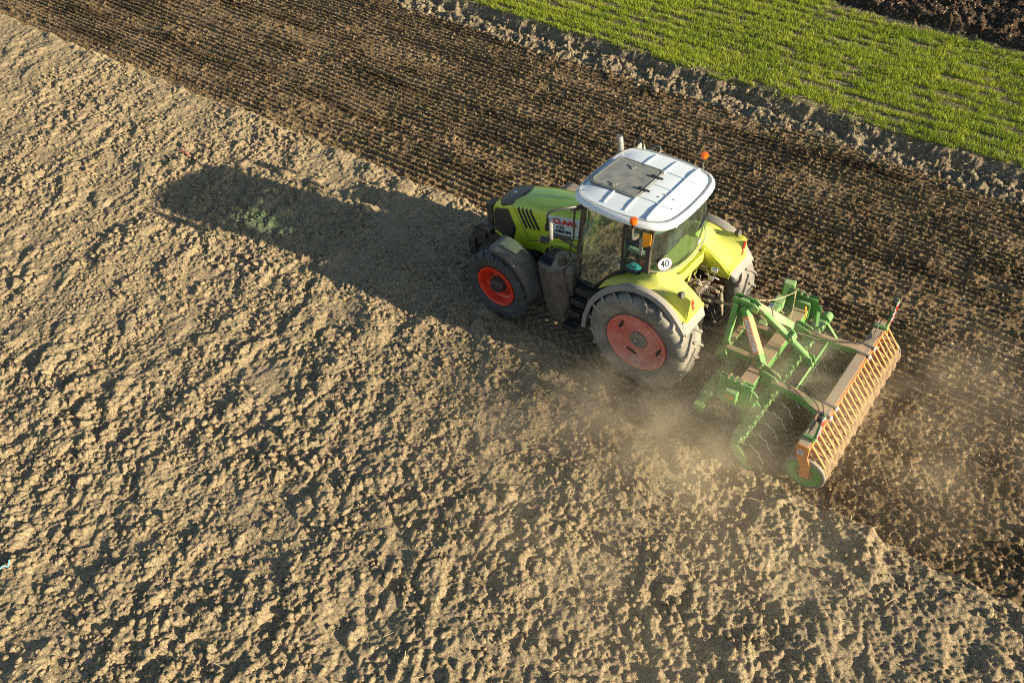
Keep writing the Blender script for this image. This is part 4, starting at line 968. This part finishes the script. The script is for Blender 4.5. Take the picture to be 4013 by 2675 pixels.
# headstock tower
m = MB(); m.box((-1.16, 0, 1.42), (.14, .12, .22))
for y in (-.055, .055): m.prism([(-.98, 1.50), (-1.00, 1.56), (-1.34, 1.56), (-1.42, 1.50), (-1.40, 1.40), (-1.30, 1.40), (-1.02, 1.44)], y - .012, y + .012)
tw = m.build('headstock', GR, Hh, bevel=.008)
m = MB(); m.cyl((-1.30, -.13, 1.49), (-1.30, .13, 1.49), .022, n=12); m.build('top_pin', M['shiny'], tw)
for s in (1, -1):
    m = MB(); m.bar((-1.07, s * .07, 1.47), (-1.10, s * .30, .72), .09, .09, up=(1, 0, 0)); m.build('front_strut', GR, Hh, bevel=.01)
    a = Vector((-1.20, s * .06, 1.44)); b = Vector((-1.80, s * .52, .90)); t = (b - a).normalized(); sd = t.cross(Vector((0, 0, 1))).normalized(); u = sd.cross(t)
    out = sd if (sd.y * s) > 0 else -sd
    ou = (out * math.cos(R(32)) + u * math.sin(R(32))).normalized(); uu = (u * math.cos(R(32)) - out * math.sin(R(32))).normalized()
    m = MB(); m.bar(a, b, .10, .13, up=ou); rs = m.build('rear_strut', GR, Hh, bevel=.012)
    m = MB(); m.bar(a + t * .15 + ou * .066, a + t * .74 + ou * .066, .096, .005, up=ou); m.bar(a + t * .15 + uu * .051, a + t * .74 + uu * .051, .005, .126, up=ou)
    dc = m.build('decal', M['decal_orange'], rs, smooth=False)
    text('maker_name', 'AMAZONE', M['white'], dc, a + t * .445 + ou * .0705, t, ou.cross(t), .095, .0015, .004, 1.12)
    m = MB(); m.prism([(-1.02, .62), (-1.14, .60), (-1.24, .70), (-1.16, .88), (-1.06, .86)], s * .28, s * .31); m.prism([(-1.02, .62), (-1.14, .60), (-1.24, .70), (-1.16, .88), (-1.06, .86)], s * .44, s * .47); lb_ = m.build('linkage_bracket', GR, Hh, bevel=.006)
    m = MB(); m.cyl((-1.09, s * .26, .66), (-1.09, s * .49, .66), .022, n=10); m.build('linkage_pin', M['shiny'], lb_)
    m = MB(); m.bar((-1.14, s * .34, .76), (-1.64, s * .34, .78), .10, .12); m.build('long_beam', GD, Hh, bevel=.01)
m = MB(); m.bar((-1.13, -.46, .74), (-1.13, .46, .74), .10, .10); m.build('cross_beam', GD, Hh, bevel=.01)
# main transverse beam
m = MB(); m.box((-1.74, 0, .765), (.22, 2.26, .22)); mb = m.build('main_beam', GD, Hh, bevel=.012)
m = MB(); m.box((-1.82, .0, .80), (.012, .6, .1)); m.build('stiffener', GR, mb, smooth=False)
# pivot boxes at the ends of the main beam
for s in (1, -1):
    m = MB(); y0 = 1.13
    pl = [(-1.43, 1.03), (-1.90, 1.06), (-1.94, 1.0), (-1.94, .68), (-1.86, .56), (-1.50, .54), (-1.42, .62)]
    m.prism(pl, s * (y0 + .015), s * (y0 + .035)); m.prism([(-1.50, .98), (-1.86, 1.0), (-1.88, .60), (-1.52, .58)], s * (y0 - .10), s * (y0 - .085)); m.box((-1.68, s * (y0 - .03), .79), (.30, .10, .40))
    pb = m.build('end_plate', GR, Hh, bevel=.008)
    for yo in (.0, .065):
        m = MB(); m.bar((-1.42, s * (y0 + .04 - yo), 1.055), (-1.93, s * (y0 + .04 - yo), 1.075), .022, .035); m.build('guide_rail', GR, pb, bevel=.004)
    m = MB()
    for xq in (-1.56, -1.66, -1.76): m.box((xq, s * (y0 + .008), 1.075), (.035, .12, .05))
    m.cyl((-1.50, s * (y0 + .008), 1.09), (-1.80, s * (y0 + .008), 1.10), .014, n=8); m.build('adjuster_spindle', M['greendirt'], pb, bevel=.003)
    m = MB(); m.prism([(-1.94, 1.0), (-2.03, .92), (-2.02, .78), (-1.94, .70)], s * (y0 - .01), s * (y0 + .01)); m.bar((-1.98, s * (y0 - .01), .86), (-2.05, s * (y0 - .12), .62), .05, .02); m.build('lug_plate', GR, pb, bevel=.004)
    # cylinder down to the disc row
    cy = MB(); cy.cyl((-1.97, s * 1.12, .73), (-1.885, s * 1.11, .42), .026, n=14); co_ = cy.build('adjusting_rod', M['shiny'], Hh)
    m = MB(); m.cyl((-1.98, s * 1.12, .80), (-1.965, s * 1.12, .70), .04, n=14); m.box((-1.88, s * 1.11, .40), (.09, .10, .10)); m.build('rod_end', GR, co_, bevel=.01)
# small box with its sticker
m = MB(); m.box((-1.67, 1.225, .83), (.19, .12, .21)); bx_ = m.build('document_box', GR, Hh, bevel=.012)
m = MB(); m.box((-1.67, 1.288, .83), (.12, .006, .05)); stk = m.build('warning_sticker', M['yellow'], bx_, smooth=False)
m = MB(); m.prism([(-1.64, .845), (-1.625, .815), (-1.655, .815)], 1.291, 1.294); m.prism([(-1.675, .845), (-1.66, .845), (-1.66, .815), (-1.675, .815)], 1.291, 1.294); m.prism([(-1.70, .84), (-1.685, .83), (-1.70, .82), (-1.715, .83)], 1.291, 1.294); m.build('sticker_mark', M['black'], stk, smooth=False)
# disc rows: carrier tube, spring arms, serrated discs
def serrated(c, s, tilt, r=.23, n=60):
    e = []; dish = .05
    ax = Vector((-math.sin(tilt) , math.cos(tilt), 0.12)).normalized() * s
    e1 = ax.orthogonal().normalized(); e2 = ax.cross(e1)
    v = [Vector(c) - ax * dish]; rings = []
    for rr, dd in ((.10, -.045), (.17, -.02), (1., 0)):
        ring = []
        for i in range(n):
            a = 2 * math.pi * i / n; R_ = rr if rr < 1 else r * (1 + .06 * math.cos(a * 10))
            ring.append(Vector(c) + ax * dd + (e1 * math.cos(a) + e2 * math.sin(a)) * R_)
        rings.append(ring)
    m = MB(); m.v = [tuple(p) for p in v]
    for ring in rings: m.v += [tuple(p) for p in ring]
    for i in range(n):
        j = (i + 1) % n; m.f.append((0, 1 + i, 1 + j))
        for k in range(2): m.f.append((1 + k * n + i, 1 + (k + 1) * n + i, 1 + (k + 1) * n + j, 1 + k * n + j))
    return m, ax
M['disc'] = flat('worn_disc_steel', (.75, .78, .80), .22, .9); M['discface'] = paint('soil_coated_disc', (.10, .09, .08), .5, .6, .2, metal=.3, dustcol=(.13, .09, .05), scale=8)
def disc_row(x0, z0, ya, yb, ys, s, end_s, dsc_x):
    m = MB(); m.bar((x0, ya, z0), (x0, yb, z0), .13, .13); row = m.build('disc_row_tube', GR, Hh, bevel=.02)
    for k in range(int((yb - ya) / .25)):
        y = ya + .13 + k * .25; m = MB(); m.box((x0, y, z0), (.19, .215, .15)); m.build('rubber_mount', GR, row, bevel=.02)
    for y in ys:
        tl = s * R(17); c = (dsc_x, y, .19)
        m = MB(); m.tube([(x0 - .05, y - .06, z0), (x0 - .16, y - .06, z0 - .06), (dsc_x - .02, y - .03 * s, .30), (dsc_x, y - .02 * s, .20)], .020, 8); ar = m.build('disc_arm', M['greendirt'], Hh)
        d, ax = serrated(c, s, tl); do = d.build('disc', M['discface'], ar, solid=.006, angle=60)
        k_ = len(d.v) - 60; m = MB(); m.tube([d.v[k_ + i % 60] for i in range(61)], .006, 5, 0); m.build('disc_edge', M['disc'], ar)
        m = MB(); m.cyl(Vector(c) - ax * .07, Vector(c) - ax * .01, .06, .05, n=14); m.build('disc_hub', M['darkdusty'], ar)
    return row
disc_row(-2.0, .38, -1.46, 1.66, [1.62 - .25 * k for k in range(12)], -1, 1, -2.26)
disc_row(-1.24, .40, -1.62, 1.34, [1.22 - .25 * k for k in range(12)], 1, 1, -1.50)
# edge guard plate at the near end of the rear row and far one
for y0, s in ((1.69, 1), (-1.50, -1)):
    m = MB(); m.prism([(-1.97, .45), (-2.06, .43), (-2.36, .10), (-2.32, .03), (-2.24, .02), (-1.97, .33)], y0 - .008, y0 + .008); m.prism([(-2.06, .44), (-2.36, .11), (-2.36, .095), (-2.05, .42)], y0 - s * .05, y0)
    gd = m.build('edge_guard', GR, Hh, bevel=.005)
    for xq, zq in ((-2.07, .30), (-2.13, .24)):
        m = MB(); m.cyl((xq, y0 + s * .006, zq), (xq, y0 + s * .02, zq), .012, n=8); m.build('bolt', M['shiny'], gd)
m = MB(); m.prism([(-1.20, .46), (-1.34, .44), (-1.36, .34), (-1.18, .34)], 1.35, 1.37); m.box((-1.27, 1.36, .47), (.16, .09, .04)); m.build('row_end_bracket', GR, Hh, bevel=.006)
m = MB(); m.prism([(-1.36, .34), (-1.50, .20), (-1.46, .14), (-1.20, .30)], -1.68, -1.66); m.build('row_end_bracket', GR, Hh, bevel=.006)
m = MB(); m.box((-1.30, -1.62, .66), (.20, .16, .26), (R(10), 0, R(15))); m.build('far_edge_guard', GR, Hh, bevel=.02)
m = MB(); m.cyl((-2.04, -1.48, .42), (-2.04, -1.64, .42), .085, n=16); m.build('far_tube_cover', GR, Hh, bevel=.01)
# rear arms to the roller
for s in (1, -1):
    secs = []
    for x, z, h_, w_ in ((-1.86, .84, .10, .09), (-2.05, .86, .12, .10), (-2.3, .86, .14, .11), (-2.5, .86, .13, .12), (-2.68, .86, .12, .16), (-2.80, .86, .10, .20), (-2.96, .84, .06, .22)):
        yc_ = s * (.64 + .10 * sstep(-2.3, -2.85, x)); secs.append([(x, yc_ - w_ / 2, z - h_), (x, yc_ + w_ / 2, z - h_), (x, yc_ + w_ / 2, z), (x, yc_ - w_ / 2, z)])
    m = MB(); m.loft(secs); ra = m.build('roller_arm', GD, Hh, bevel=.012)
    for yo in (-.05, .05):
        m = MB(); m.prism([(-1.80, .93), (-1.86, .97), (-2.06, .93), (-2.12, .86), (-2.05, .78), (-1.84, .80)], s * .60 + yo - .009, s * .60 + yo + .009); m.build('hinge_plate', GR, ra, bevel=.005)
    m = MB(); m.cyl((-2.02, s * .52, .87), (-2.02, s * .70, .87), .022, n=12); m.build('hinge_pin', M['shiny'], ra)
    m = MB(); m.tube([(-2.1, s * .58, .95), (-2.35, s * .56, .90), (-2.55, s * .62, .93), (-2.80, s * .72, .93), (-2.93, s * 1.0, .88), (-2.95, s * 1.20, .90)], .009, 6, 5); m.tube([(-2.1, s * .56, .93), (-2.4, s * .60, .89), (-2.75, s * .76, .90), (-2.90, s * 1.05, .87)], .007, 6, 5); m.build('cable', M['hose'], ra)
# second cross member with its edge strip
m = MB(); m.box((-2.27, 0, .745), (.15, 1.12, .09)); sb = m.build('rear_beam', GD, Hh, bevel=.008)
m = MB(); m.box((-2.36, 0, .77), (.014, 1.18, .13)); m.build('edge_strip', GR, sb, bevel=.003)
m = MB(); m.cyl((-2.40, -.60, .72), (-2.40, .60, .72), .012, n=8); m.build('tine_shaft', M['steel'], sb)
for y in np.linspace(-.5, .5, 6):
    m = MB(); m.tube([(-2.40, y, .72), (-2.43, y + .01, .66), (-2.47, y, .50)], .006, 6, 3); m.build('wire_tine', M['shiny'], sb)
# centre cylinder from the tower to the rear beam
m = MB(); m.cyl((-1.34, -.03, 1.47), (-1.70, -.03, 1.27), .030, n=14); m.bar((-1.36, -.03, 1.47), (-1.95, -.03, 1.12), .085, .07, w2=.10, h2=.09); ce = m.build('depth_spindle', GR, Hh, bevel=.01)
m = MB(); m.cyl((-1.93, -.03, 1.13), (-2.24, -.03, .93), .050, n=16); m.cyl((-2.22, -.03, .945), (-2.31, -.03, .88), .03, n=12); m.build('spindle_tube', GR, ce, bevel=.006)
m = MB(); m.box((-1.96, -.03, 1.16), (.10, .14, .10), (0, R(30), 0)); m.cyl((-1.96, -.12, 1.17), (-1.96, .06, 1.17), .018, n=10); m.box((-1.93, -.09, 1.22), (.06, .04, .05)); m.build('spindle_block', GR, ce, bevel=.008)
m = MB(); m.prism([(-2.22, .80), (-2.26, .96), (-2.33, .96), (-2.40, .80)], -.09, -.075); m.build('spindle_bracket', GR, ce, bevel=.005); m = MB(); m.prism([(-2.22, .80), (-2.26, .96), (-2.33, .96), (-2.40, .80)], .015, .03); m.build('spindle_bracket', GR, ce, bevel=.005)
# hoses over the frame
m = MB(); m.tube([(-1.05, .02, 1.50), (-1.25, -.12, 1.58), (-1.45, -.22, 1.46), (-1.60, -.12, 1.30), (-1.66, .0, 1.20), (-1.80, -.10, 1.14), (-2.0, -.30, 1.04), (-2.15, -.42, .95), (-2.25, -.50, .88)], .010, 6, 5)
m.tube([(-1.30, .05, 1.50), (-1.50, -.02, 1.42), (-1.62, -.18, 1.20), (-1.85, -.30, 1.06), (-2.05, -.16, 1.02), (-2.12, -.08, .92)], .009, 6, 5)
m.tube([(-1.62, .55, 1.0), (-1.75, .60, 1.06), (-1.95, .60, 1.0), (-2.08, .62, .94)], .010, 6, 5)
m.build('hydraulic_hose', M['hose'], Hh)
m = MB(); m.box((-1.52, -.17, 1.46), (.05, .07, .04)); m.cyl((-1.50, -.22, 1.45), (-1.50, -.10, 1.47), .014, n=8); m.build('hose_coupling', M['shiny'], Hh, bevel=.004)
# roller frame
m = MB(); m.box((-2.875, 0, .775), (.15, 3.0, .15)); rb = m.build('roller_beam', M['orangedirt'], Hh, bevel=.008)
m = MB(); m.box((-2.964, 0, .79), (.022, 3.02, .10)); m.build('scraper_bar', M['orange'], rb, bevel=.004)
for s in (1, -1):
    y0 = s * 1.51
    pl = [(-2.79, .80), (-2.80, .86), (-2.97, .86), (-2.98, .80), (-2.99, .64), (-3.06, .50), (-3.08, .26), (-3.04, .235), (-2.95, .235), (-2.93, .42), (-2.84, .60)]
    m = MB(); m.prism(pl, y0 - .012 * s, y0 + .012 * s); ep = m.build('roller_side_plate', M['orange'], Hh, bevel=.005)
    m = MB()
    for xq, zq in ((-2.97, .30), (-3.05, .30), (-3.02, .36)): m.cyl((xq, y0 + s * .01, zq), (xq, y0 + s * .026, zq), .013, n=6)
    m.build('plate_bolt', M['orange'], ep, smooth=False)
    if s > 0:
        m = MB(); m.box((-2.875, y0 + .014, .72), (.085, .003, .095)); em = m.build('roller_emblem', M['white'], ep, smooth=False)
        m = MB(); m.box((-2.875, y0 + .0165, .72), (.068, .002, .078)); m.build('emblem_field', M['grey'], em, smooth=False)
        m = MB()
        for dx in (-.018, 0, .018): m.lathe([(0, .016), (.0025, .016), (.0025, .009), (0, .009)], (-2.875 + dx, y0 + .018, .705), 16, 'y')
        m.box((-2.875, y0 + .019, .742), (.055, .003, .008)); m.box((-2.895, y0 + .019, .730), (.008, .003, .02)); m.build('emblem_mark', M['white'], em, smooth=False)
# ring wheels: one drum with raised rings, packed with soil
drum = MB(); ydr = np.linspace(-1.45, 1.45, 24)
def lump(a, b): return .012 * math.sin(a * 7 + b * 3) + .010 * math.sin(a * 13 - b * 5) + .008 * math.sin(a * 29 + b * 11)
prof = []
for i in range(24 * 8 + 1):
    t = i / (24 * 8); y = -1.49 + 2.98 * t; w = (t * 24) % 1; r_ = .255 + .045 * max(0, math.sin(math.pi * w)) ** .7
    prof.append((y, r_))
nn = 96; v = []; f = []
cxr, czr = -3.0, .305
for i in range(nn):
    a = 2 * math.pi * i / nn
    for y, r_ in prof:
        rr = r_ + lump(a, y * 9) * .9; v.append((cxr + rr * math.cos(a), y, czr + rr * math.sin(a)))
mm = len(prof)
for i in range(nn):
    for j in range(mm - 1): f.append((i * mm + j, i * mm + j + 1, ((i + 1) % nn) * mm + j + 1, ((i + 1) % nn) * mm + j))
f.append(tuple(i * mm for i in range(nn))); f.append(tuple(i * mm + mm - 1 for i in range(nn))[::-1])
drum.put(v, f); dro = drum.build('ring_roller', M['ring'], Hh, angle=60)
for s in (1, -1):
    m = MB(); m.lathe([(s * 1.492, .255), (s * 1.502, .25), (s * 1.506, .235), (s * 1.496, .215), (s * 1.496, .13), (s * 1.48, .12), (s * 1.48, 0), (s * 1.47, 0)], (cxr, 0, czr), 56, 'y', close=False)
    wd_ = m.build('wheel_disc', GR, dro, angle=30)
    for k in range(8):
        a = k * math.pi / 4 + .2; m = MB(); p = (cxr + .185 * math.cos(a), s * 1.497, czr + .185 * math.sin(a)); m.cyl(p, (p[0], p[1] + s * .008, p[2]), .010, n=8); m.build('disc_bolt', M['steel'], wd_)
    m = MB(); m.lathe([(s * 1.46, .30), (s * 1.495, .295), (s * 1.505, .275), (s * 1.502, .252), (s * 1.46, .25)], (cxr, 0, czr), 64, 'y'); m.build('edge_tyre', M['tyre_dusty'], dro)
for k in range(24):
    y = 1.42 - k * .1235; m = MB(); m.bar((-2.97, y, .83), (-3.235, y, .50), .032, .022, up=(1, 0, 1)); m.box((-2.97, y, .80), (.035, .04, .06)); m.build('scraper', M['orange'], Hh, bevel=.003)
for s in (1, -1):
    for y in (.62, .83):
        m = MB(); m.tube([(-2.79, s * y, .68), (-2.785, s * y, .85), (-2.80, s * y, .87), (-2.95, s * y, .87), (-2.985, s * y, .85), (-2.99, s * y, .70)], .013, 8, 2); m.build('u_bolt', M['steel'], rb)
        m = MB(); m.box((-2.99, s * y, .84), (.03, .07, .04)); m.build('clamp', M['white'], rb, bevel=.004)
# folding warning boards with lamps
for s in (1, -1):
    y0 = s * 1.38
    m = MB(); m.bar((-2.955, y0, .80), (-2.985, y0 - s * .01, 1.46), .02, .03); bp = m.build('board_post', M['greendirt'], Hh, bevel=.004)
    m = MB(); m.prism([(y0 - .07, .95), (y0 + .07, .95), (y0 + .07, 1.36), (y0 - .07, 1.36)], -3.000, -2.992, 'x'); bd_ = m.build('warning_board', M['white'], bp, smooth=False)
    for q in range(4):
        z_ = .95 + q * .105; m = MB(); m.prism([(y0 - .069, z_), (y0 + .069, z_ + s * .0 + .05), (y0 + .069, z_ + .10), (y0 - .069, z_ + .05)], -3.003, -3.000, 'x'); m.build('stripe', M['red'], bd_, smooth=False)
    m = MB(); m.box((-2.955, y0 - s * .0, 1.38), (.07, .13, .09)); lp_ = m.build('board_lamp', M['dark'], bp, bevel=.01)
    m = MB(); m.box((-3.004, y0, 1.30), (.012, .10, .05)); m.build('lamp_lens', M['tail'], lp_, bevel=.005)
    m = MB(); m.tube([(-2.93, y0, 1.36), (-2.88, y0 - s * .02, 1.1), (-2.86, y0 - s * .08, .90), (-2.87, y0 - s * .3, .87)], .008, 6, 4); m.build('lamp_cable', M['hose'], lp_)
    m = MB(); m.prism([(-2.80, .86), (-2.80, .88), (-2.99, .90), (-3.0, .85), (-2.95, .84)], s * 1.30, s * 1.36); m.build('board_bracket', GR, Hh, bevel=.006)

# twine tied across the harrow
m = MB()
m.tube([(-1.30, -.16, 1.47), (-1.42, -.62, 1.20), (-1.58, -1.06, 1.12)], .006, 5, 4); m.tube([(-1.58, -1.06, 1.12), (-1.60, -.98, 1.08), (-1.64, -.92, .92)], .005, 5, 3); m.tube([(-1.25, -.10, 1.40), (-1.45, -.20, 1.12), (-1.78, -.34, .98)], .005, 5, 4)
m.tube([(-1.58, -1.06, 1.12), (-1.70, -.70, .90), (-1.72, -.52, .885)], .004, 5, 4)
tag(m.build('cord', M['rope'], None), 'pale twine stretched from the harrow tower to its far end plate', 'cord')
m = MB(); m.tube([(-1.80, -.98, .99), (-1.83, -.96, .90), (-1.86, -.95, .82), (-1.84, -.94, .76)], .014, 6, 3); tag(m.build('strap', M['plate_orange'], None), 'short orange strap dangling beside the far end plate of the harrow', 'strap')

# ------------------------------------------------------------------ small things on the field
leaf_patch('weed_patch', [(8.85, 1.75, .13, 60), (8.3, 1.62, .20, 70), (7.9, 1.56, .16, 50), (7.35, 1.50, .12, 45), (7.1, 1.47, .08, 20)], 'pale green weeds growing between the clods in the shadow of the tractor')['kind'] = 'stuff'
zz = float(hz(12.45, 1.14)[0]); m = MB(); m.tube([(12.70, 1.12, zz + .03), (12.6, 1.16, zz + .07), (12.45, 1.13, zz + .05), (12.34, 1.17, zz + .08), (12.26, 1.13, zz + .03)], [.012, .02, .018, .02, .010], 6)
tag(m.build('litter', flat('dull_red_film', (.35, .10, .07), .6), None), 'scrap of dull red plastic on the clods beyond the tip of the tractor shadow', 'litter')
zz = float(hz(5.15, 9.2)[0]); m = MB(); m.tube([(5.20, 9.32, zz + .05), (5.15, 9.27, zz + .06), (5.14, 9.20, zz + .09), (5.10, 9.16, zz + .06), (5.17, 9.10, zz + .08)], .008, 6, 4)
tag(m.build('string', flat('light_blue_string', (.20, .62, .72), .6), None), 'loop of light blue string on the ploughed clods at the left edge of the photo', 'string')

# ------------------------------------------------------------------ dust in the air
def dust(name, c, r, dens, scale, label, col=(.95, .84, .62), seed=0., lo=.44, hi=.64, power=1.0):
    bm = bmesh.new(); bmesh.ops.create_icosphere(bm, subdivisions=3, radius=1.); me = bpy.data.meshes.new(name); bm.to_mesh(me); bm.free()
    o = link(bpy.data.objects.new(name, me)); o.location = c; o.scale = r
    m_ = bpy.data.materials.new(name); m_.use_nodes = True; n = m_.node_tree.nodes; l = m_.node_tree.links; n.remove(n['Principled BSDF'])
    pv = n.new('ShaderNodeVolumePrincipled'); pv.inputs['Color'].default_value = (*col, 1); pv.inputs['Anisotropy'].default_value = .25
    tc = n.new('ShaderNodeTexCoord').outputs['Object']
    ln = n.new('ShaderNodeVectorMath'); ln.operation = 'LENGTH'; l.new(tc, ln.inputs[0])
    fall = ramp(n, l, ln.outputs['Value'], [(.0, 1.), (.45, .62), (1.0, 0.)])
    mp = n.new('ShaderNodeMapping'); mp.inputs['Scale'].default_value = r; mp.inputs['Location'].default_value = (seed, seed * 2, seed); l.new(tc, mp.inputs[0])
    nz = add(n, 'ShaderNodeTexNoise', Scale=scale, Detail=3., Roughness=.6, Distortion=.6); l.new(mp.outputs[0], nz.inputs[0])
    rr_ = ramp(n, l, nz.outputs[0], [(lo, .12), (hi, 1.)])
    a = n.new('ShaderNodeMath'); a.operation = 'MULTIPLY'; l.new(fall, a.inputs[0]); l.new(rr_, a.inputs[1])
    b = n.new('ShaderNodeMath'); b.operation = 'MULTIPLY'; l.new(a.outputs[0], b.inputs[0]); b.inputs[1].default_value = dens
    l.new(b.outputs[0], pv.inputs['Density']); l.new(pv.outputs[0], n['Material Output'].inputs['Volume']); me.materials.append(m_)
    return tag(o, label, 'dust', kind='stuff')
dust('wheel_dust', (-.95, 2.0, .42), (1.8, 1.35, .85), 1.25, 1.6, 'tan dust swirling round the near rear wheel of the tractor', seed=1.)
dust('harrow_dust', (-1.9, .6, .55), (1.7, 1.9, .95), 1.3, 1.4, 'thin dust rising between the beams of the disc harrow', seed=3.)
dust('drifting_dust', (-1.2, 3.4, .5), (4.0, 3.0, 1.1), .22, .8, 'faint veil of dust drifting over the clods below the harrow', seed=5.)
dust('trailing_dust', (-4.3, -.3, .45), (2.0, 2.6, .8), .28, .9, 'thin dust trailing behind the ring roller', seed=7.)
